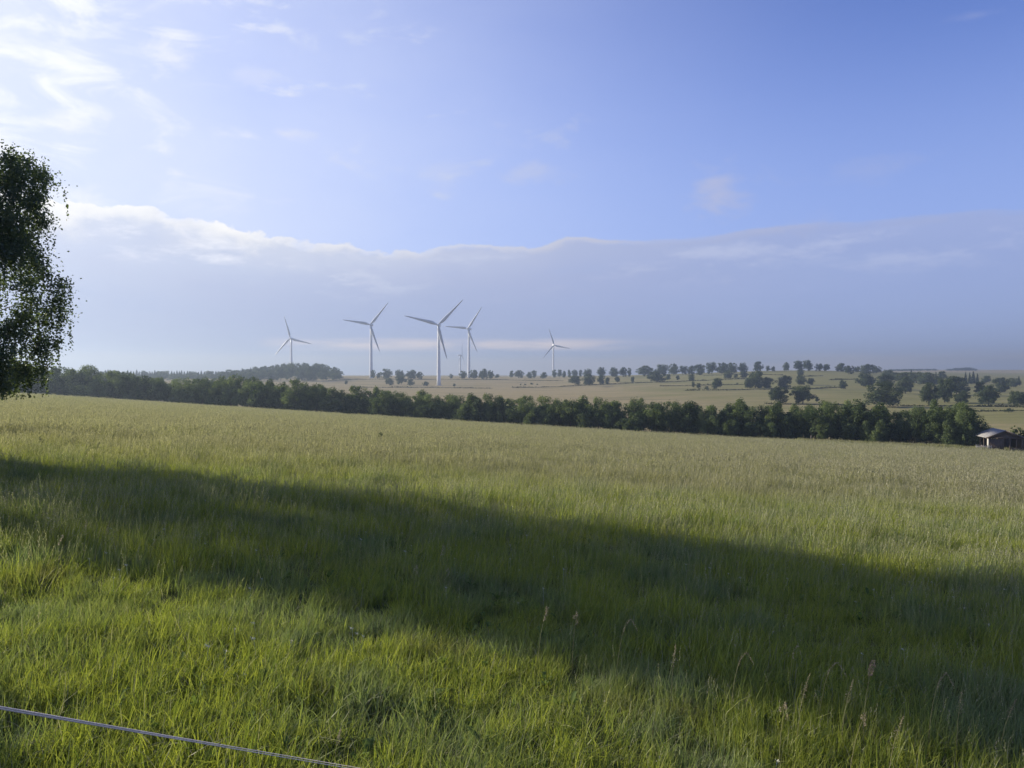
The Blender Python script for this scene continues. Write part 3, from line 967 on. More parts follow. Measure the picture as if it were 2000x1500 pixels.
for x, frac, wp in [(rw.uniform(20, 1890), rw.uniform(0.42, 0.72), rw.uniform(24, 38)) for _ in range(34)] + [(1896, 0.92, 50), (1878, 1.05, 52)]:
    top = float(np.interp(x, bx, bt))
    u = (x - CX) / F
    Y = float(field_edge_Y(u)) + rw.uniform(0.5, 2.0)
    X = u * Y
    h_ = (CAMZ + (HY - top) / F * Y - hz(X, Y)) * frac
    belt_f.append((x, tree('belt_tree', 'tall' if rw.random() < 0.6 else 'broad', X, Y, wp * Y / F, h_), 'young low' if frac < 0.8 else 'rounded'))
x = -40.0
while x < 1900:
    wp = rw.uniform(40, 60)
    top = float(np.interp(x, bx, bt)) + rw.uniform(-9, 9)
    u = (x - CX) / F
    Y = float(field_edge_Y(u)) + rw.uniform(10.0, 17.0)
    X = u * Y
    h_ = CAMZ + (HY - top) / F * Y - hz(X, Y)
    root = tree('belt_tree', 'broad' if rw.random() < 0.5 else 'tall', X, Y, wp * Y / F, h_)
    belt_r.append((x, root, 'slim upright' if wp < 42 else 'full leafy'))
    x += wp * rw.uniform(0.62, 0.8)
marks_b = [(-100, 'the big near birch'), (340, 'the dip of the belt'), (569, 'the leftmost turbine'), (725, 'the second turbine'), (857, 'the nearest turbine'), (1081, 'the rightmost turbine'),
           (1282, 'the broad midslope tree'), (1400, 'the lone round tree'), (1544, 'the two low broad trees'), (1725, 'the biggest hill tree'), (1840, 'the dark hill group')]
label_row(belt_f, marks_b, lambda l, o_, mk: f'{l} front belt tree, {o_} right of {mk}', 'tree', 'trees in the front row of the belt')
label_row(belt_r, marks_b, lambda l, o_, mk: f'{l} rear belt tree, {o_} right of {mk}', 'tree', 'trees in the back row of the belt')
# a further wood behind the belt at the left
x = 60.0
mid_w = []
while x < 520:
    top = float(np.interp(x, [60, 200, 300, 400, 520], [719, 728, 737, 741, 744])) + rw.uniform(-2, 3)
    Y = rw.uniform(400, 460)
    X = (x - CX) / F * Y
    h_ = CAMZ + (HY - top) / F * Y - hz(X, Y)
    root = tree('wood_tree', 'tall', X, Y, rw.uniform(30, 42) * Y / F, h_, parts=False)
    mid_w.append((x, root, 'leafy'))
    x += rw.uniform(19, 27)
label_row(mid_w, [(0, 'the big near birch'), (340, 'the low dip of the belt')], lambda l, o_, mk: f'{l} tree between belt and wooded rise, {o_} past {mk}', 'tree', 'trees of the wood behind the belt')

# --- shrubs at the foot of the belt and specks out in the fields
def shrub_mesh(seed, n=420, leaf=0.11, mat=None, flat=0.62):
    rng = np.random.default_rng(seed)
    Cs, Ns, Ts = [], [], []
    for k in range(7):
        th = rng.uniform(0, 6.28)
        q = rng.uniform(0, 0.34)
        lr = rng.uniform(0.2, 0.34)
        ctr = np.array([q * math.cos(th), q * math.sin(th), rng.uniform(0.28, 0.68)])
        d = rng.normal(size=(n // 7, 3))
        d /= np.linalg.norm(d, axis=1, keepdims=True)
        Cs.append(ctr + d * lr * rng.uniform(0.5, 1.1, (n // 7, 1)))
        Ns.append(d + rng.normal(0, 0.5, d.shape))
        Ts.append(np.clip(rng.uniform(0.2, 0.8) + rng.normal(0, 0.2, n // 7), 0, 1))
    C, N, T = np.concatenate(Cs), np.concatenate(Ns), np.concatenate(Ts)
    C[:, 2] = np.abs(C[:, 2])
    V, Q = tri_quads(C, N, leaf * rng.uniform(0.6, 1.4, len(C)), rng)
    return mesh_np('shrub', V, [Q], [mat or M_SHRUB], {'tint': np.repeat(T, 4)})


SHRUB = [shrub_mesh(700 + i) for i in range(4)]
SHRUB_D = [shrub_mesh(730 + i, mat=M_HILL) for i in range(2)]


def shrub(X, Y, w_, h_, dark=False, name='shrub'):
    o_ = link(name, rt.choice(SHRUB_D if dark else SHRUB), None, (X, Y, hz(X, Y) - 0.05))
    o_.scale = (w_, w_, h_)
    o_.rotation_euler = (0, 0, rt.uniform(0, 6.28))
    return o_


sh = []
for (x, top, wp) in ((48, 741, 70), (92, 752, 46), (8, 738, 70), (-40, 738, 70), (690, 797, 46), (735, 802, 40), (850, 806, 34), (895, 813, 60), (940, 818, 40), (1010, 824, 44), (1045, 820, 36), (1085, 826, 40), (1130, 832, 30), (1190, 832, 36), (1345, 842, 40),
                     (1392, 846, 36), (1430, 842, 34), (1500, 852, 38), (1560, 858, 40), (1640, 862, 40), (1700, 862, 46), (1760, 862, 44), (1820, 866, 40), (1880, 868, 40), (1905, 858, 26), (560, 788, 36), (430, 780, 36)):
    u = (x - CX) / F
    Y = float(field_edge_Y(u)) + 1.6
    X = u * Y
    h_ = max(0.8, CAMZ + (HY - top) / F * Y - hz(X, Y))
    sh.append((x, shrub(X, Y, wp * Y / F * 1.0, h_ * 1.1, x < 120), 'bushy dark' if x < 120 else 'low pale'))
label_row(sh, marks_b, lambda l, o_, mk: f'{l} shrub at the belt foot, {o_} right of {mk}', 'shrub', 'shrubs at the foot of the belt')
for (x, yb, wp, hp, lab) in ((1017, 753, 4, 4, 'tiny dark shrub on the dry pasture, leftmost of the short row'), (1025, 753, 5, 4, 'second tiny shrub of the short row on the dry pasture'), (1038, 752, 7, 5, 'widest shrub of the short row on the dry pasture'),
                             (1049, 752, 4, 3, 'tiny dark shrub ending the short row on the dry pasture'), (1440, 751, 5, 4, 'tiny bush beside the hedge bank on the green slope'), (1880, 801, 10, 8, 'small bush in the field above the hut roof'),
                             (1970, 812, 16, 10, 'pale bush in the field right above the hut')):
    X, Y, _ = at_px(x, yb, 330)
    tag(shrub(X, Y, wp * Y / F, hp * Y / F, True), lab, 'shrub')
for (x, yb, wp, hp, lab) in ((148, 812, 9, 9, 'dark lone weed standing in the upper left of the meadow'), (746, 862, 14, 16, 'dark thistly weed standing out in the middle of the meadow'), (78, 868, 9, 9, 'dark weed at the upper edge of the long shadow')):
    X, Y, _ = at_px(x, yb + 4, 20)
    tag(shrub(X, Y, wp * Y / F, hp * Y / F + 0.35, True, 'weed'), lab, 'weed')
X, Y = (1995 - CX) / F * 170.0, 170.0
tag(shrub(X, Y, 5.5, CAMZ + (HY - 832) / F * Y - hz(X, Y), False, 'bush'), 'leafy bush behind the right side of the wooden hut', 'bush')


# --- hedge banks across the hillside, plus one strip of built-in tree shadow
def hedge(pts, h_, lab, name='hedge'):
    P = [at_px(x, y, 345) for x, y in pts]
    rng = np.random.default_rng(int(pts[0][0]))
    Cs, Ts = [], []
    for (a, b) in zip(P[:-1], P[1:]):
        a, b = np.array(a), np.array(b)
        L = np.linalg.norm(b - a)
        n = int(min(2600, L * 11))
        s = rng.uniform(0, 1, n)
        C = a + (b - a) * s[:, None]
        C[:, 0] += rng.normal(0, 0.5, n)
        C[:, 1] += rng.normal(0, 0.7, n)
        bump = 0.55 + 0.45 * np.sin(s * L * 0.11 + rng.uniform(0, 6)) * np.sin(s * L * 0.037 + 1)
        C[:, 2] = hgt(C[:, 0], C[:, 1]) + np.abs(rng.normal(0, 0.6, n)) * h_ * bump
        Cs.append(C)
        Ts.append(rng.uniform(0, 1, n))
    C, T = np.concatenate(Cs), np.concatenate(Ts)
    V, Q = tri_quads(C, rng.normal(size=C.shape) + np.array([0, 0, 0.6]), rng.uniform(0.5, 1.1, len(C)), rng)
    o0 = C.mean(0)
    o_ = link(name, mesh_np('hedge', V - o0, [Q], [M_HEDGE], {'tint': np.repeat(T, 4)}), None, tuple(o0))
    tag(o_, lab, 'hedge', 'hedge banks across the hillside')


hedge([(690, 756.5), (760, 757), (850, 757), (960, 759)], 1.0, 'low hedge bank across the dry pasture at the foot of the nearest turbine')
hedge([(1000, 758), (1060, 756.5), (1112, 754.5), (1200, 750), (1277, 747), (1380, 743), (1460, 740)], 1.5, 'longest hedge bank rising to the right under the broad hill tree')
hedge([(1290, 754.5), (1350, 753), (1420, 752), (1470, 751)], 1.0, 'short hedge bank between the long bank and the lone round tree')
hedge([(1335, 763), (1450, 762), (1560, 760), (1650, 757)], 1.3, 'hedge bank passing just below the lone round tree')
hedge([(1495, 789), (1550, 790), (1640, 791), (1690, 794)], 1.2, 'dark leaf strip built as the cast shadow of the two low broad trees')  # no bank here: dark leaves laid along the shadow these trees cast
hedge([(1575, 735.5), (1607, 734)], 1.2, 'short thin bank high on the slope near the hill top')
hedge([(1620, 742.5), (1672, 741)], 1.5, 'short thick bank alone in the upper slope')
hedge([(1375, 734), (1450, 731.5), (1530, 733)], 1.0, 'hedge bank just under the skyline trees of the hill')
hedge([(1760, 793), (1880, 793), (2010, 796)], 1.2, 'hedge bank behind the belt end above the field by the hut')
hedge([(1905, 816), (2020, 817)], 1.0, 'thin hedge bank right above the hut roof')
hedge([(640, 744), (700, 741), (860, 741), (985, 742), (1100, 744)], 0.8, 'thin hedge line along the far side of the dry pasture')

# --- white farmhouse among the trees on the right hill
X, Y, z = at_px(1791, 741, 500)
hroot = empty('farmhouse', (X, Y, z), R(25))
tag(hroot, 'tiny white farmhouse glimpsed among the trees on the right hill', 'house')
mb = MB()
mb.box((0, 0, 1.6), (6.5, 5.0, 3.6))
link('wall', mb.mesh('wall', plain('whitewash', (0.78, 0.77, 0.74), 0.8, 0.05)), hroot)
mb = MB()
mb.poly_prism([(-3.5, -2.8, 3.3), (3.5, -2.8, 3.3), (3.5, 0, 5.4), (-3.5, 0, 5.4)], (0, 0, 0.2))
mb.poly_prism([(-3.5, 0, 5.4), (3.5, 0, 5.4), (3.5, 2.8, 3.3), (-3.5, 2.8, 3.3)], (0, 0, 0.2))
link('roof', mb.mesh('roof', plain('house_roof', (0.16, 0.11, 0.09), 0.8, 0.2)), hroot)
mb = MB()
mb.box((-1.6, -2.52, 1.9), (1.0, 0.08, 1.2))
link('window', mb.mesh('window', plain('dark_glass', (0.03, 0.03, 0.035), 0.2, 0.1)), hroot)

# ------------------------------------------------------------------ wooden hut at the end of the belt
HYD = 152.0
HX = (1963 - CX) / F * HYD
HZ0 = hz(HX, HYD)
base_z = CAMZ + (HY - 879.5) / F * HYD - HZ0
hut = empty('wooden_hut', (HX, HYD, HZ0 - 0.1), R(-15))
tag(hut, 'open-fronted dark wooden hut with a pale metal roof at the end of the tree belt', 'hut')
W2, LEN, EAVE, RIDGE = 3.1, 6.5, 3.25, 4.55
def hp(name, mb, mat, parent=hut):
    return link(name, mb.mesh(name, mat), parent)
for s in (-1, 1):
    mb = MB()
    mb.poly_prism([(s * (W2 + 0.55), -0.7, EAVE - 0.22), (s * (W2 + 0.55), LEN + 0.4, EAVE - 0.22), (0, LEN + 0.4, RIDGE), (0, -0.7, RIDGE)][::s], (0, 0, 0.09))
    rp = hp('roof_panel', mb, M_ROOFTIN)
    for k in range(7):
        yy = -0.55 + k * (LEN + 0.8) / 6
        m2 = MB()
        m2.poly_prism([(s * (W2 + 0.55), yy, EAVE - 0.12), (s * (W2 + 0.55), yy + 0.07, EAVE - 0.12), (0, yy + 0.07, RIDGE + 0.1), (0, yy, RIDGE + 0.1)][::s], (0, 0, 0.05))
        hp('seam', m2, M_ROOFTIN, rp)
    mb = MB()
    mb.poly_prism([(s * (W2 + 0.58), -0.82, EAVE - 0.42), (s * (W2 + 0.58), -0.82, EAVE - 0.14), (0, -0.82, RIDGE + 0.1), (0, -0.82, RIDGE - 0.2)][::-s], (0, 0.1, 0))
    hp('barge_board', mb, M_WOOD)
    mb = MB()
    mb.poly_prism([(s * W2, -0.5, EAVE - 0.30), (s * W2, -0.5, EAVE - 0.08), (0, -0.5, RIDGE - 0.28), (0, -0.5, RIDGE - 0.5)][::-s], (0, 0.14, 0))
    hp('rafter', mb, M_WOOD)
mb = MB(); mb.box((0, -0.42, EAVE - 0.2), (2 * W2, 0.16, 0.2)); hp('tie_beam', mb, M_WOOD)
for x_, wd in ((-W2 + 0.1, 0.24), (-0.35, 0.18), (0.85, 0.18), (2.0, 0.16), (W2 - 0.1, 0.22)):
    mb = MB(); mb.box((x_, -0.42, (EAVE - 0.3) / 2 - 0.15), (wd, 0.2, EAVE)); hp('front_post', mb, M_WOOD)
# boarded left half of the front, low parapet on the right
n = 9
for k in range(n):
    wd = 2.4 / n
    mb = MB(); mb.box((-W2 + 0.28 + (k + 0.5) * wd, -0.40 + 0.012 * (k % 2), 1.35), (wd - 0.015, 0.06, 3.0)); hp('board', mb, M_WOOD)
for k in range(8):
    wd = 2.1 / 8
    mb = MB(); mb.box((1.0 + (k + 0.5) * wd, -0.40 + 0.012 * (k % 2), 0.45), (wd - 0.015, 0.06, 1.2)); hp('board', mb, M_WOOD)
mb = MB(); mb.box((-W2 - 0.02, -0.28, 1.62), (0.1, 0.75, 2.7)); hp('corner_panel', mb, M_PALEWOOD)
mb = MB(); mb.box((-W2, 2.4, 0.55), (0.1, 4.2, 1.2)); hp('side_wall', mb, M_WOOD)
mb = MB(); mb.box((W2, 3.0, 1.4), (0.1, 5.6, 3.2)); hp('side_wall', mb, M_WOOD)
for yy in (2.1, 4.3, LEN - 0.1):
    mb = MB(); mb.box((-W2, yy, 1.4), (0.16, 0.16, 3.3)); hp('side_post', mb, M_WOOD)
mb = MB(); mb.box((-1.75, LEN, 1.4), (2.7, 0.1, 3.2)); hp('back_wall', mb, M_WOOD)
mb = MB(); mb.box((2.0, LEN, 1.4), (2.2, 0.1, 3.2)); hp('back_wall', mb, M_WOOD)
mb = MB(); mb.box((0.25, LEN, 0.3), (1.3, 0.1, 1.0)); hp('back_wall', mb, M_WOOD)
mb = MB(); mb.poly_prism([(-W2, LEN - 0.05, EAVE - 0.25), (W2, LEN - 0.05, EAVE - 0.25), (0.1, LEN - 0.05, RIDGE - 0.1), (-0.1, LEN - 0.05, RIDGE - 0.1)], (0, 0.08, 0)); hp('gable_infill', mb, M_WOOD)
mb = MB(); mb.poly_prism([(-W2, -0.36, EAVE - 0.28), (W2, -0.36, EAVE - 0.28), (0.1, -0.36, RIDGE - 0.25), (-0.1, -0.36, RIDGE - 0.25)], (0, 0.06, 0)); hp('gable_infill', mb, M_WOOD)
mb = MB(); mb.box((W2 + 1.6, 1.6, 1.15), (2.9, 2.6, 2.7)); hp('lean_to', mb, M_WOOD)
mb = MB(); mb.poly_prism([(W2 + 0.1, 0.1, 2.95), (W2 + 3.3, 0.1, 2.5), (W2 + 3.3, 3.1, 2.5), (W2 + 0.1, 3.1, 2.95)], (0, 0, 0.08)); hp('lean_to_roof', mb, M_WOOD)
mb = MB(); mb.box((0, LEN / 2, -0.1), (2 * W2, LEN, 0.2)); hp('floor_deck', mb, M_WOOD)
# picket fence beside the hut
ang = R(200)
X0, Y0 = HX - 3.4, HYD - 1.0
pf = empty('picket_fence', (X0, Y0, hz(X0, Y0)))
tag(pf, 'short pale picket fence between the belt end and the hut wall', 'fence')
for k in range(9):
    dx_, dy_ = -0.32 * k, 0.10 * k
    zz = hz(X0 + dx_, Y0 + dy_) - hz(X0, Y0)
    mb = MB(); mb.box((dx_, dy_, zz + 0.62), (0.11, 0.03, 1.35 + 0.08 * (k % 3))); link('picket', mb.mesh('picket', M_PALEWOOD), pf)
for zz in (0.4, 0.95):
    mb = MB(); mb.box((-1.28, 0.44, zz + 0.07), (2.9, 0.04, 0.08), R(-17.4)); link('rail', mb.mesh('rail', M_PALEWOOD), pf)
# fence posts at the edge of the meadow, in front of the belt
for (x, yt, yb, lab) in ((1584.5, 850, 873, 'grey wooden post in front of the belt, left one of a pair'), (1616, 857, 873, 'shorter grey wooden post in front of the belt, right one of a pair'), (1999, 868, 884, 'pale post at the right side of the hut')):
    Y = float(field_edge_Y((x - CX) / F)) - 1.0
    X = (x - CX) / F * Y
    h_ = CAMZ + (HY - yt) / F * Y - hz(X, Y)
    mb = MB(); mb.tube([(0, 0, -0.4), (0, 0, h_ * 0.5), (0.03, 0, h_)], [0.11, 0.10, 0.085], 8)
    tag(link('fence_post', mb.mesh('fence_post', M_POST), None, (X, Y, hz(X, Y))), lab, 'post', 'posts at the meadow edge')


# ------------------------------------------------------------------ the near birch and its neighbours along the left
BY = 24.0
BX = (-85 - CX) / F * BY
xr_y = [262, 290, 330, 400, 450, 470, 500, 560, 590, 620, 650, 690, 720, 745]
xr_x = [-76, 22, 62, 78, 70, 42, 76, 98, 108, 84, 70, 74, 48, 44]


def birch():
    rng = np.random.default_rng(42)
    zg = hz(BX, BY)
    org = np.array([BX, BY, zg])
    clumps = []
    for y_ in np.linspace(300, 750, 36):                       # the side that shows in the picture
        xr = np.interp(y_, xr_y, xr_x)
        for k in range(2):
            if 500 < y_ < 560 and k:
                continue
            clumps.append((xr - rng.uniform(10, 30), y_ + rng.uniform(-8, 8), rng.uniform(-1.4, 1.4), rng.uniform(0.24, 0.42)))
    # openings between the limbs, each through the whole depth of the crown
    GAPS = ((6, 552, 44), (36, 415, 26), (66, 498, 26), (92, 520, 18), (28, 660, 24), (80, 620, 20), (12, 335, 18), (-60, 470, 34), (-150, 390, 40), (-190, 560, 44), (-110, 650, 36))
    while len(clumps) < 205:                                   # the rest of the crown, all round the trunk
        y_ = rng.uniform(272, 748)
        xr = np.interp(y_, xr_y, xr_x)
        half = xr + 85
        x_ = rng.uniform(-85 - half, xr - 22)
        dd = rng.uniform(-1, 1)
        q = (x_ + 85) / max(half, 30)
        if q * q + dd * dd > 1.0:
            continue
        if any(((x_ - gx) / gr) ** 2 + ((y_ - gr * 0.9 - gy) / (gr * 1.7)) ** 2 < 1 for gx, gy, gr in GAPS):
            continue
        clumps.append((x_, y_, dd * half / F * BY, rng.uniform(0.30, 0.60)))
    Cs, Ns, Ts, nodes = [], [], [], []
    for (x_, y_, d_, cr) in clumps:
        ctr = np.array([(x_ - CX) / F * BY, BY + d_, CAMZ + (HY - y_) / F * BY])
        nodes.append(ctr)
        tone = rng.uniform(0.15, 0.85)
        m_ = int(640 * cr)
        C = ctr + rng.normal(0, cr * 0.55, (m_, 3)) * np.array([1, 1, 0.85])
        Cs.append(C); Ts.append(np.clip(tone + rng.normal(0, 0.2, m_), 0, 1))
        for s_ in range(rng.integers(3, 7)):                   # hanging twigs
            L = rng.uniform(0.3, 1.0)
            m2 = int(L * 34)
            tt = np.sort(rng.uniform(0, 1, m2))
            st = ctr + rng.normal(0, cr * 0.6, 3)
            sway = rng.normal(0, 0.10, 2)
            C = np.stack([st[0] + sway[0] * tt, st[1] + sway[1] * tt, st[2] - L * tt], 1) + rng.normal(0, 0.025, (m2, 3))
            Cs.append(C); Ts.append(np.clip(tone + rng.normal(0, 0.2, m2), 0, 1))
    C, T = np.concatenate(Cs), np.concatenate(Ts)
    # open space beneath the crown
    low = (C[:, 2] < hz(BX, BY) + 2.0)
    keep = ~low
    C, T = C[keep], T[keep]
    N = rng.normal(size=C.shape) + np.array([0, 0, 0.2])
    V, Q = tri_quads(C, N, rng.uniform(0.06, 0.105, len(C)), rng, 0.2, 0.9)
    crown = mesh_np('crown', V - org, [Q], [M_BIRCH], {'tint': np.repeat(T, 4)})
    mb = MB()
    mb.tube([(0, 0, -0.3), (0.05, 0, 1.5), (0.0, 0.1, 4.0), (0.1, 0.05, 7.0), (0.05, 0, 9.6), (0.1, 0, 11.6)], [0.24, 0.19, 0.155, 0.11, 0.06, 0.02], 10)
    trunk = mb.mesh('trunk', M_BIRCHBARK, True)
    mb = MB()
    rr = random.Random(3)
    for p in nodes[::4]:
        q = p - org
        z0 = max(1.4, q[2] - 0.9 - 0.55 * math.hypot(q[0], q[1]))
        s = (0.05, 0.05, min(z0, 11.0))
        md = (q[0] * 0.5, q[1] * 0.5, z0 + (q[2] - z0) * 0.5 + 0.9)
        mb.tube([s, md, tuple(q), (q[0] * 1.06, q[1] * 1.06, q[2] - 0.25)], [0.04, 0.02, 0.009, 0.004], 5, False)
    limbs = mb.mesh('limbs', M_BARK, True)
    return crown, trunk, limbs, org


b_crown, b_trunk, b_limbs, b_org = birch()


def place_birch(X, Y, rz, s, lab, tall=1.0):
    root = empty('birch_tree', (X, Y, hz(X, Y)), rz, (s, s, s * tall))
    tag(root, lab, 'tree', 'birches along the near side of the meadow')
    link('crown', b_crown, root)
    link('trunk', b_trunk, root)
    link('branch', b_limbs, root)


place_birch(BX, BY, 0.0, 1.0, 'big near birch with hanging twigs, cut off at the left edge')
sh_ = Vector((math.sin(R(SUN_AZ)), math.cos(R(SUN_AZ))))
nh_ = Vector((-sh_.y * -1, -sh_.x))       # across the shadow, pointing away from the camera
for perp, L, s, tall, rz, lab in ((9.9, 40.0, 1.15, 1.45, 4.0, 'tall birch further out behind the big one'),
                                  (9.3, 50.0, 1.25, 1.65, 1.2, 'tallest birch of the row, farthest out to the side'),
                                  (-0.2, 22.0, 1.25, 1.05, 2.2, 'birch abreast of the camera that shades the foreground corner'),
                                  (-2.0, 31.0, 1.30, 1.1, 5.3, 'tall birch behind the one abreast of the camera')):
    p = nh_ * perp + sh_ * L
    place_birch(p.x, p.y, rz, s, lab, tall)

# ------------------------------------------------------------------ electric fence tape in the foreground
def build_fence():
    A, B = Vector((-3.05, 4.40)), Vector((-0.72, 3.70))
    d = (B - A)
    P0, P1 = A - d * 1.5, A + d * 2.6
    def zt(p):
        t_ = (p - A).dot(d) / d.dot(d)
        return 0.53 + 0.0 * t_
    z0 = hz(P0.x, P0.y)
    fz = empty('electric_fence', (P0.x, P0.y, z0))
    tag(fz, 'white electric fence tape strung low across the near left corner', 'fence')
    for p in (P0, P1):
        zg = hz(p.x, p.y) - z0
        mb = MB()
        mb.tube([(p.x - P0.x, p.y - P0.y, zg - 0.4), (p.x - P0.x, p.y - P0.y, zg + 0.95)], [0.045, 0.04], 8)
        link('post', mb.mesh('post', M_POST), fz)
    n = 90
    V, Q = [], []
    # two woven strands that twist about one another; the band turns from flat to edge-on along its length
    for k, off in ((0, 0.5), (1, -0.5)):
        b0 = len(V)
        for i in range(n + 1):
            s = i / n
            p = P0.lerp(P1, s)
            za = 0.535 - 0.02 * math.sin(math.pi * s) + 0.0
            tf = (p - A).dot(d) / d.dot(d)
            width = 0.0100 * max(0.12, min(1.0, 1.1 - 1.0 * tf)) if tf > 0 else 0.0100
            tw = 0.25 * math.sin(s * 19) + (0.9 * tf if tf > 0.4 else 0)
            up = Vector((0, math.sin(tw), math.cos(tw)))
            gap = 0.0085 * max(0.35, 1 - 0.65 * max(tf, 0)) + (0.004 * math.sin((tf - 0.5) * 3.1) if 0.5 < tf < 1.5 else 0)
            c_ = Vector((p.x - P0.x, p.y - P0.y, za - z0)) + up * off * gap * 1.2
            for (a_, b_) in ((-1, -0.12), (1, -0.12), (1, 0.12), (-1, 0.12)):
                q = c_ + up * a_ * width * 0.5 + Vector((0, 1, 0)) * b_ * 0.01
                V.append(tuple(q))
        for i in range(n):
            for j in range(4):
                Q.append((b0 + i * 4 + j, b0 + i * 4 + (j + 1) % 4, b0 + (i + 1) * 4 + (j + 1) % 4, b0 + (i + 1) * 4 + j))
    link('tape', mesh_np('tape', V, [Q], [M_TAPE]), fz)


build_fence()

# ------------------------------------------------------------------ grass
def grass_mat():
    m_, t = new_mat('meadow_blades')
    o = t.n('ShaderNodeOutputMaterial')
    at = t.n('ShaderNodeAttribute', attribute_name='tint').outputs['Fac']
    tip = t.n('ShaderNodeAttribute', attribute_name='tip').outputs['Fac']
    hd = t.n('ShaderNodeAttribute', attribute_name='head').outputs['Fac']
    pos = t.n('ShaderNodeNewGeometry').outputs['Position']
    px_, py_, pz_ = t.xyz(pos)
    n1 = t.noise(t.vm('MULTIPLY', pos, (1, 1, 0)), 0.55, 4, 0.6)
    n2 = t.noise(t.vm('MULTIPLY', pos, (0.5, 1, 0)), 0.10, 4, 0.6)
    n3 = t.noise(t.vm('MULTIPLY', pos, (0.25, 1, 0)), 0.025, 3, 0.5)
    lush = t.mix(at, (0.140, 0.190, 0.032), (0.350, 0.372, 0.066))
    cool = t.mix(at, (0.115, 0.165, 0.074), (0.225, 0.268, 0.122))
    g = t.mix(t.ss(n1, 0.35, 0.56), cool, lush)
    n4 = t.noise(t.vm('MULTIPLY', pos, (0.8, 1, 0)), 0.9, 4, 0.65)
    g = t.mix(t.ss(n4, 0.55, 0.72, 0.0, 0.55), g, t.mix(at, (0.12, 0.105, 0.045), (0.24, 0.20, 0.095)))
    straw = t.mix(at, (0.185, 0.170, 0.108), (0.325, 0.295, 0.200))
    # seeding grass takes over further out in the meadow
    out_ = t.ss(py_, 8.0, 36.0, -0.18, 0.36)
    dryf = t.m('ADD', t.m('ADD', t.m('MULTIPLY', n2, 0.75), t.m('MULTIPLY', n1, 0.25)), t.m('ADD', out_, t.m('MULTIPLY', t.m('SUBTRACT', n3, 0.5), 0.9)))
    dryf = t.ss(dryf, 0.48, 0.92, 0.0, 0.72)
    dryf = t.m('MULTIPLY', dryf, t.ss(tip, 0.0, 0.9, 0.45, 1.1), clamp=True)
    c_ = t.mix(dryf, g, straw)
    c_ = t.mix(hd, c_, t.mix(at, (0.195, 0.188, 0.130), (0.34, 0.322, 0.240)))
    df = t.n('ShaderNodeBsdfDiffuse')
    tr = t.n('ShaderNodeBsdfTranslucent')
    gl = t.n('ShaderNodeBsdfGlossy')
    gl.inputs['Roughness'].default_value = 0.5
    t.put(df.inputs['Color'], c_)
    t.put(tr.inputs['Color'], t.mix(1.0, c_, (1.15, 1.2, 0.72), 'MULTIPLY'))
    mx = t.n('ShaderNodeMixShader')
    mx.inputs[0].default_value = 0.45
    t.t.links.new(df.outputs[0], mx.inputs[1])
    t.t.links.new(tr.outputs[0], mx.inputs[2])
    m2 = t.n('ShaderNodeMixShader')
    m2.inputs[0].default_value = 0.025
    t.t.links.new(mx.outputs[0], m2.inputs[1])
    t.t.links.new(gl.outputs[0], m2.inputs[2])
    t.t.links.new(m2.outputs[0], o.inputs[0])
    return m_


M_GRASS = grass_mat()


def tuft(seed, n, rad, h0, h1, wd, lean, nhead=0, head_h=(0.5, 0.75), head_sz=0.02, spik=7, stemw=0.003):
    rng = np.random.default_rng(seed)
    V, Q3, Q4, tint, tip, head = [], [], [], [], [], []
    nv = 0
    tot = n + nhead
    for k in range(tot):
        is_h = k >= n
        a = rng.uniform(0, 6.283)
        q = rad * math.sqrt(rng.uniform(0, 1))
        x0, y0 = q * math.cos(a), q * math.sin(a)
        h = rng.uniform(*head_h) if is_h else rng.uniform(h0, h1)
        la = rng.uniform(0, 6.283)
        ld = (abs(rng.normal(0, lean)) + 0.02) * h * (0.35 if is_h else 1.0)
        lx, ly = math.cos(la) * ld + 0.10 * h, math.sin(la) * ld        # a steady lean to the right from the wind
        fa = rng.uniform(0, 6.283)
        wx_, wy_ = math.cos(fa), math.sin(fa)
        ww = stemw if is_h else wd * rng.uniform(0.6, 1.3)
        T = rng.uniform(0, 1)
        dead = 0.85 if (not is_h and rng.uniform() < 0.10) else 0.0
        st = (0.0, 0.35, 0.7, 1.0)
        for i, s in enumerate(st):
            bend = s * s
            zz = h * (s - 0.16 * bend * ld / h * 2)
            cx_, cy_ = x0 + lx * bend, y0 + ly * bend
            hw = ww * (1.0, 0.95, 0.6, 0.06)[i] * 0.5 if not is_h else ww * 0.5
            V += [(cx_ - wx_ * hw, cy_ - wy_ * hw, zz - 0.02), (cx_ + wx_ * hw, cy_ + wy_ * hw, zz - 0.02)]
            tint += [T, T]; tip += [s, s]; head += [0.3 if is_h else dead] * 2
        for i in range(3):
            b = nv + 2 * i
            Q4.append((b, b + 1, b + 3, b + 2))
        nv += 8
        if is_h:
            for m_ in range(spik):
                s = 0.76 + 0.26 * m_ / max(1, spik - 1)
                bend = s * s
                spread = head_sz * (1.15 - 0.9 * (m_ / spik))
                aa = rng.uniform(0, 6.283)
                cx_ = x0 + lx * bend + math.cos(aa) * spread
                cy_ = y0 + ly * bend + math.sin(aa) * spread
                zz = h * (s - 0.16 * bend * ld / h * 2) - 0.02
                hs = head_sz * rng.uniform(0.5, 0.9)
                fb = rng.uniform(0, 6.283)
                ux, uy = math.cos(fb) * hs * 0.45, math.sin(fb) * hs * 0.45
                V += [(cx_ - ux, cy_ - uy, zz), (cx_, cy_, zz - hs), (cx_ + ux, cy_ + uy, zz), (cx_ + 0.2 * hs, cy_, zz + hs)]
                tint += [T] * 4; tip += [1] * 4; head += [1] * 4
                Q4.append((nv, nv + 1, nv + 2, nv + 3))
                nv += 4
    return mesh_np('grass_tuft', V, [Q4], [M_GRASS], {'tint': tint, 'tip': tip, 'head': head})


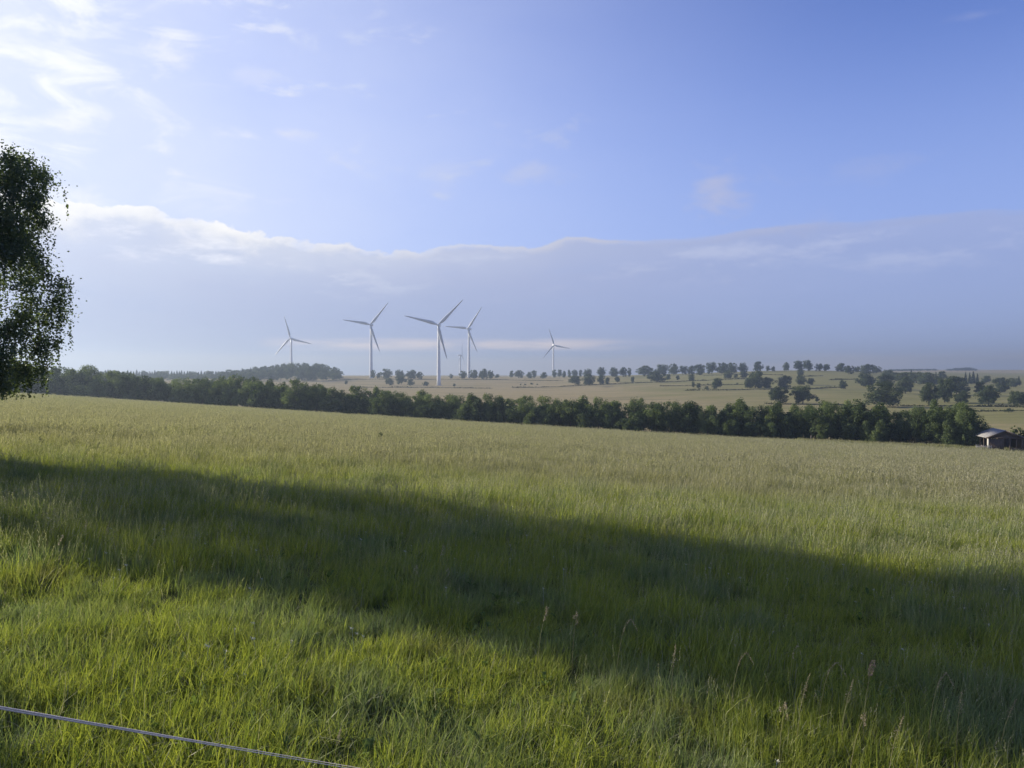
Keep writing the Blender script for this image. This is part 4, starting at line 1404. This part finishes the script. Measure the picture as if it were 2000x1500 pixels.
TUFTS = []
for i in range(5):
    TUFTS.append(tuft(900 + i, 64, 0.16, 0.10, 0.27, 0.0062, 0.6))                                             # 0-4 lush near grass
for i in range(3):
    TUFTS.append(tuft(920 + i, 54, 0.19, 0.13, 0.34, 0.006, 0.42, 3, (0.30, 0.46), 0.009, 9, 0.0022))            # 5-7 with seed heads
for i in range(4):
    TUFTS.append(tuft(940 + i, 46, 0.34, 0.18, 0.42, 0.012, 0.38, 5, (0.38, 0.62), 0.016, 6, 0.004))           # 8-11 middle distance
for i in range(4):
    TUFTS.append(tuft(960 + i, 42, 0.85, 0.22, 0.50, 0.032, 0.3, 13, (0.40, 0.68), 0.044, 4, 0.010))            # 12-15 far
for i in range(2):
    TUFTS.append(tuft(980 + i, 46, 0.40, 0.7, 1.25, 0.05, 0.25))                                               # 16-17 tall rank growth at the belt

tcol = bpy.data.collections.new('grass_tufts')
for i, me in enumerate(TUFTS):
    tcol.objects.link(bpy.data.objects.new('grass_tuft_%02d' % i, me))


def scatter_nodes(name, coll):
    ng = bpy.data.node_groups.new(name, 'GeometryNodeTree')
    ng.interface.new_socket('Geometry', in_out='INPUT', socket_type='NodeSocketGeometry')
    ng.interface.new_socket('Geometry', in_out='OUTPUT', socket_type='NodeSocketGeometry')
    gi = ng.nodes.new('NodeGroupInput')
    go = ng.nodes.new('NodeGroupOutput')
    ci = ng.nodes.new('GeometryNodeCollectionInfo')
    ci.inputs['Collection'].default_value = coll
    ci.inputs['Separate Children'].default_value = True
    ci.inputs['Reset Children'].default_value = True
    ip = ng.nodes.new('GeometryNodeInstanceOnPoints')
    ip.inputs['Pick Instance'].default_value = True
    for nm, typ, sock in (('idx', 'INT', 'Instance Index'), ('rot', 'FLOAT_VECTOR', 'Rotation'), ('scl', 'FLOAT_VECTOR', 'Scale')):
        na = ng.nodes.new('GeometryNodeInputNamedAttribute')
        na.data_type = typ
        na.inputs['Name'].default_value = nm
        ng.links.new(na.outputs['Attribute'], ip.inputs[sock])
    ng.links.new(gi.outputs[0], ip.inputs['Points'])
    ng.links.new(ci.outputs[0], ip.inputs['Instance'])
    ng.links.new(ip.outputs[0], go.inputs[0])
    return ng


def scatter(name, P, idx, rot, scl, coll, lab):
    me = bpy.data.meshes.new(name)
    me.vertices.add(len(P))
    me.vertices.foreach_set('co', np.asarray(P, np.float32).ravel())
    a = me.attributes.new('idx', 'INT', 'POINT'); a.data.foreach_set('value', np.asarray(idx, np.int32))
    a = me.attributes.new('rot', 'FLOAT_VECTOR', 'POINT'); a.data.foreach_set('vector', np.asarray(rot, np.float32).ravel())
    a = me.attributes.new('scl', 'FLOAT_VECTOR', 'POINT'); a.data.foreach_set('vector', np.asarray(scl, np.float32).ravel())
    me.update()
    o_ = link(name, me)
    md = o_.modifiers.new('scatter', 'NODES')
    md.node_group = scatter_nodes(name + '_nodes', coll)
    tag(o_, lab, None, None, 'stuff')
    return o_


def vnoise(x, y, seed):
    """cheap smooth value noise in the plane"""
    rng = np.random.default_rng(seed)
    G = rng.uniform(0, 1, (256, 256))
    xi, yi = np.floor(x).astype(int), np.floor(y).astype(int)
    fx, fy = x - xi, y - yi
    fx, fy = fx * fx * (3 - 2 * fx), fy * fy * (3 - 2 * fy)
    g = lambda i, j: G[i % 256, j % 256]
    return (g(xi, yi) * (1 - fx) + g(xi + 1, yi) * fx) * (1 - fy) + (g(xi, yi + 1) * (1 - fx) + g(xi + 1, yi + 1) * fx) * fy


def meadow():
    rng = np.random.default_rng(77)
    Ps, idx, scl, rot = [], [], [], []
    rr = np.exp(np.linspace(math.log(2.3), math.log(312), 1200))
    lam = 42 * np.minimum(1, 8.5 / rr) ** 1.25
    cdf = np.concatenate([[0], np.cumsum(0.5 * (lam[1:] * rr[1:] + lam[:-1] * rr[:-1]) * np.diff(rr))])
    half = R(47)
    n = int(cdf[-1] * 2 * half)
    q = rng.uniform(0, cdf[-1], n)
    r = np.interp(q, cdf, rr)
    a = rng.uniform(-half, half, n)
    X, Y = r * np.sin(a), r * np.cos(a)
    ok = Y < field_edge_Y(X / np.maximum(Y, 0.1)) + 1.0
    X, Y, r = X[ok], Y[ok], r[ok]
    n = len(X)
    Z = hgt(X, Y)
    pt = vnoise(X * 0.45 + 50, Y * 0.45 + 50, 1)
    pt2 = vnoise(X * 0.12 + 90, Y * 0.16 + 40, 2)
    dith = np.exp(rng.normal(0, 0.16, n)) * r
    id_ = np.where(dith < 13, rng.integers(0, 5, n), np.where(dith < 42, rng.integers(8, 12, n), rng.integers(12, 16, n)))
    # stands of seeding stems near the camera, commoner further out and to the right
    seed_p = np.clip((r - 5.5) / 12, 0.03, 0.6) * np.clip((pt2 - 0.25) * 2.2, 0.05, 1) + np.clip(X / 12, 0, 0.25) * (pt > 0.35)
    sd_ = (dith < 16) & (rng.uniform(0, 1, n) < seed_p)
    id_[sd_] = rng.integers(5, 8, sd_.sum())
    s = rng.uniform(0.75, 1.25, n) * (0.55 + 0.55 * pt + 0.4 * vnoise(X * 1.1 + 10, Y * 1.1 + 70, 9))
    sxy = np.clip(np.where(dith < 13, 1.0, np.where(dith < 42, (r / 20) ** 0.35, (r / 90) ** 0.5)), 0.7, 1.9)
    hs = s * np.where(r < 13, 0.85 + 0.02 * r, 1.0)
    tl = rng.normal(0, 0.10, (n, 2))
    Ps = np.stack([X, Y, Z], 1)
    rot = np.stack([tl[:, 0], tl[:, 1] + 0.06, rng.normal(0, 0.9, n)], 1)
    scl = np.stack([sxy * s, sxy * s, hs], 1)
    # rank green strip along the foot of the belt
    m = 900
    xx = rng.uniform(1560, 2120, m)
    u = (xx - CX) / F
    Yb = field_edge_Y(u) - rng.uniform(0, 5.5, m)
    Pb = np.stack([u * Yb, Yb, hgt(u * Yb, Yb)], 1)
    Ps = np.concatenate([Ps, Pb])
    id_ = np.concatenate([id_, rng.integers(16, 18, m)])
    rot = np.concatenate([rot, np.stack([rng.normal(0, .1, m), rng.normal(0, .1, m), rng.uniform(0, 6.28, m)], 1)])
    sb = rng.uniform(0.6, 1.0, m)
    scl = np.concatenate([scl, np.stack([sb * 1.4, sb * 1.4, sb], 1)])
    scatter('meadow_grass', Ps, id_, rot, scl, tcol, 'long seeding meadow grass, lush green in the foreground and straw coloured further out')
    print('grass tufts', len(Ps))


meadow()

# --- white clover heads low in the grass
def clover_mesh(seed):
    rng = np.random.default_rng(seed)
    C = rng.normal(0, 0.009, (12, 3)) + np.array([0, 0, 0.24])
    V, Q = tri_quads(C, rng.normal(size=C.shape), rng.uniform(0.008, 0.014, 12), rng)
    V = np.concatenate([V, [(-0.0012, 0, 0), (0.0012, 0, 0), (0.0012, 0, 0.24), (-0.0012, 0, 0.24)]])
    Q = np.concatenate([Q, [[len(V) - 4, len(V) - 3, len(V) - 2, len(V) - 1]]])
    return mesh_np('clover_head', V, [Q], [plain('clover_white', (0.50, 0.50, 0.40), 0.8, 0.1)])


ccol = bpy.data.collections.new('clover_heads')
for i in range(2):
    ccol.objects.link(bpy.data.objects.new('clover_head_%d' % i, clover_mesh(40 + i)))
rng = np.random.default_rng(8)
n = 550
r_ = np.sqrt(rng.uniform(4.2 ** 2, 26 ** 2, n))
a_ = rng.uniform(R(-42), R(42), n)
X, Y = r_ * np.sin(a_), r_ * np.cos(a_)
kp = vnoise(X * 0.5 + 20, Y * 0.5 + 20, 5) > 0.6
X, Y = X[kp], Y[kp]
n = len(X)
scatter('clover_flowers', np.stack([X, Y, hgt(X, Y)], 1), rng.integers(0, 2, n), rng.normal(0, 0.12, (n, 3)), np.repeat(rng.uniform(0.8, 1.35, (n, 1)), 3, 1), ccol, 'small white clover heads scattered low in the near grass')


# --- low broad leaved weeds between the tufts
def weed_mesh(seed):
    rng = np.random.default_rng(seed)
    V, Q, tint = [], [], []
    for k in range(rng.integers(5, 9)):
        a = rng.uniform(0, 6.283)
        L, wd = rng.uniform(0.10, 0.22), rng.uniform(0.022, 0.045)
        ca, sa = math.cos(a), math.sin(a)
        rise_ = rng.uniform(0.5, 1.3)
        b = len(V)
        for (s_, ww, up) in ((0.05, 0.15, 0.02), (0.35, 0.9, 0.55), (0.7, 1.0, 0.95), (1.0, 0.12, 0.9)):
            x_, z_ = L * s_, L * rise_ * up
            V += [(x_ * ca - wd * ww * sa, x_ * sa + wd * ww * ca, z_ + 0.01), (x_ * ca, x_ * sa, z_), (x_ * ca + wd * ww * sa, x_ * sa - wd * ww * ca, z_ + 0.01)]
        for i in range(3):
            for j in range(2):
                Q.append((b + 3 * i + j, b + 3 * i + j + 1, b + 3 * i + 3 + j + 1, b + 3 * i + 3 + j))
        tint += [rng.uniform(0, 1)] * 12
    return mesh_np('broad_weed', V, [Q], [M_SHRUB_W], {'tint': tint})


M_SHRUB_W = leafy('weed_leaves', (0.06, 0.10, 0.035), (0.15, 0.20, 0.07), 0.35, 0.0)
wcol = bpy.data.collections.new('broad_weeds')
for i in range(4):
    wcol.objects.link(bpy.data.objects.new('broad_weed_%d' % i, weed_mesh(60 + i)))
rng = np.random.default_rng(19)
n = 900
r_ = np.sqrt(rng.uniform(3.0 ** 2, 17 ** 2, n))
a_ = rng.uniform(R(-43), R(43), n)
X, Y = r_ * np.sin(a_), r_ * np.cos(a_)
kp = vnoise(X * 0.7 + 60, Y * 0.7 + 30, 12) > 0.52
X, Y = X[kp], Y[kp]
n = len(X)
scatter('meadow_weeds', np.stack([X, Y, hgt(X, Y) + 0.08], 1), rng.integers(0, 4, n), np.stack([rng.normal(0, 0.15, n), rng.normal(0, 0.15, n), rng.uniform(0, 6.28, n)], 1), np.repeat(rng.uniform(0.28, 0.62, (n, 1)), 3, 1), wcol, 'low broad leaved weeds growing among the near grass')


# --- single tall stalks that stand clear of the near grass
def stalk_mesh(kind, seed):
    rng = random.Random(seed)
    nr = np.random.default_rng(seed)
    mb = MB()
    H = 1.0
    lean = rng.uniform(0.05, 0.16)
    cv_ = lambda s: (lean * s * s, 0.02 * math.sin(3 * s), H * s - (0.12 * max(0, s - 0.8) if kind == 'arch' else 0))
    mb.tube([cv_(s) for s in (0, 0.3, 0.6, 0.8, 1.0)], [0.0030, 0.0028, 0.0024, 0.002, 0.0015], 5)
    stem = mb.mesh('stem', M_STALK, True)
    Cs, Ns, sz = [], [], []
    if kind == 'dock':
        for k in range(220):
            s = rng.uniform(0.83, 1.0)
            rr = 0.026 * math.sin((s - 0.80) / 0.22 * math.pi) ** 0.7 * rng.uniform(0.5, 1.25) + 0.003
            a = rng.uniform(0, 6.283)
            p = cv_(s)
            Cs.append((p[0] + rr * math.cos(a), p[1] + rr * math.sin(a), p[2])); sz.append(rng.uniform(0.008, 0.016))
    elif kind == 'cocksfoot':
        for (s0, off) in ((0.80, 0.045), (0.86, 0.03), (0.91, 0.018), (0.96, 0.0)):
            a0 = rng.uniform(0, 6.283)
            p = cv_(s0)
            for k in range(26):
                Cs.append((p[0] + off * math.cos(a0) + rng.gauss(0, 0.009), p[1] + off * math.sin(a0) + rng.gauss(0, 0.009), p[2] + off * 0.8 + rng.gauss(0, 0.016))); sz.append(rng.uniform(0.009, 0.017))
    elif kind == 'arch':
        for k in range(90):
            s = rng.uniform(0.80, 1.12)
            p = (lean * s * s + max(0, s - 0.88) * 0.42, 0.0, H * min(s, 1) - 2.6 * max(0, s - 0.96) ** 1.4)
            Cs.append((p[0] + rng.gauss(0, 0.004), p[1] + rng.gauss(0, 0.004), p[2] + rng.gauss(0, 0.004))); sz.append(rng.uniform(0.010, 0.016))
    else:
        for k in range(110):
            s = rng.uniform(0.70, 1.02)
            sp = 0.045 * (1.05 - s) / 0.35
            a = rng.uniform(0, 6.283)
            p = cv_(s)
            q = rng.uniform(0.2, 1) * sp
            Cs.append((p[0] + q * math.cos(a), p[1] + q * math.sin(a), p[2] + q * 0.5)); sz.append(rng.uniform(0.007, 0.012))
    C = np.array(Cs)
    V, Q = tri_quads(C, nr.normal(size=C.shape), np.array(sz), nr)
    hd = mesh_np('seed_head', V, [Q], [M_DOCK if kind == 'dock' else M_SEED], {'tint': np.repeat(nr.uniform(0, 1, len(C)), 4)})
    return stem, hd


M_STALK = plain('dry_stem', (0.24, 0.22, 0.10), 0.8, 0.2, 5.0)
M_SEED = leafy('seed_heads', (0.30, 0.25, 0.16), (0.52, 0.44, 0.30), 0.35, 0.1, trans_tint=(1, 1, 1))
M_DOCK = leafy('dock_seed', (0.27, 0.20, 0.14), (0.44, 0.34, 0.25), 0.3, 0.1, trans_tint=(1, 1, 1))
ST = {k: [stalk_mesh(k, s) for s in range(3)] for k in ('dock', 'cocksfoot', 'arch', 'plume')}
STK = [  # photo x, row of the top, height in metres, kind, label
    (1690, 1290, 0.95, 'dock', 'rusty dock spire, the thickest seed head in the right foreground'),
    (1525, 1368, 0.80, 'cocksfoot', 'pale clubbed grass head left of and lower than the rusty dock'),
    (1664, 1388, 0.70, 'cocksfoot', 'stubby clubbed grass head right below the rusty dock spire'),
    (852, 1062, 0.95, 'cocksfoot', 'pale clubbed grass head standing alone in the shadow band at the centre'),
    (806, 1100, 0.80, 'cocksfoot', 'clubbed grass head just left of the lone central one'),
    (860, 1105, 0.75, 'cocksfoot', 'lower clubbed grass head under the lone central one'),
    (1050, 1182, 0.90, 'cocksfoot', 'clubbed grass head at the lower shadow edge, left of a matching pair'),
    (1118, 1190, 0.85, 'cocksfoot', 'clubbed grass head at the lower shadow edge, right of a matching pair'),
    (1205, 1206, 0.85, 'arch', 'nodding grass head at the lower shadow edge'),
    (1430, 1270, 0.80, 'arch', 'pale hooked grass head left of the rusty dock'),
    (1545, 1258, 0.80, 'arch', 'small hooked grass head high between two tall stems'),
    (1602, 1284, 0.80, 'arch', 'hooked grass head nearest the rusty dock on its left'),
    (1818, 1308, 0.90, 'arch', 'bold arched grass head, outermost of the right foreground'),
    (1310, 1255, 0.85, 'plume', 'feathery reddish plume left of the hooked heads'),
    (1560, 1320, 0.80, 'plume', 'feathery plume between the hooked heads and the dock'),
    (1648, 1330, 0.75, 'plume', 'feathery plume leaning in front of the rusty dock'),
    (1875, 1350, 0.75, 'plume', 'feathery plume below the bold arched head'),
    (1955, 1360, 0.75, 'plume', 'feathery plume close to the right edge'),
    (1740, 1400, 0.70, 'plume', 'feathery plume low right of the dock'),
    (160, 1012, 0.95, 'plume', 'pale plume at the left in the shadow band, tallest of a loose trio'),
    (200, 1015, 0.90, 'plume', 'pale plume at the left in the shadow band, rightmost of a loose trio'),
    (108, 1040, 0.90, 'cocksfoot', 'clubbed head at the left in the shadow band, below a loose trio'),
    (445, 1018, 0.90, 'cocksfoot', 'single clubbed head in the shadow band left of the centre'),
    (585, 1050, 0.90, 'plume', 'thin reddish plume at the lower edge of the shadow band'),
    (615, 1070, 0.85, 'plume', 'thin reddish plume right beside another at the shadow edge'),
    (650, 1425, 0.45, 'plume', 'short plume standing behind the fence tape')]
for k, (x, yt, h_, kind, lab) in enumerate(STK):
    h_ *= 0.78
    # stand where a stalk of this height shows its top at that row
    u = (x - CX) / F
    ys = np.linspace(3.2, 40, 4000)
    row = HY + F * (CAMZ - (hgt(u * ys, ys) + h_)) / ys
    j = int(np.argmax(row <= yt))
    X, Y = u * ys[j], ys[j]
    root = empty('seed_stalk', (X, Y, hz(X, Y) - 0.02), rt.uniform(-0.5, 0.5), (0.72, 0.72, h_))
    tag(root, lab, 'grass stalk' if kind != 'dock' else 'dock', 'stalks standing clear of the near grass')
    stem, hd = ST[kind][k % 3]
    link('stem', stem, root)
    link('seed_head', hd, root)

set_haze(TOP_Z + 2.0)
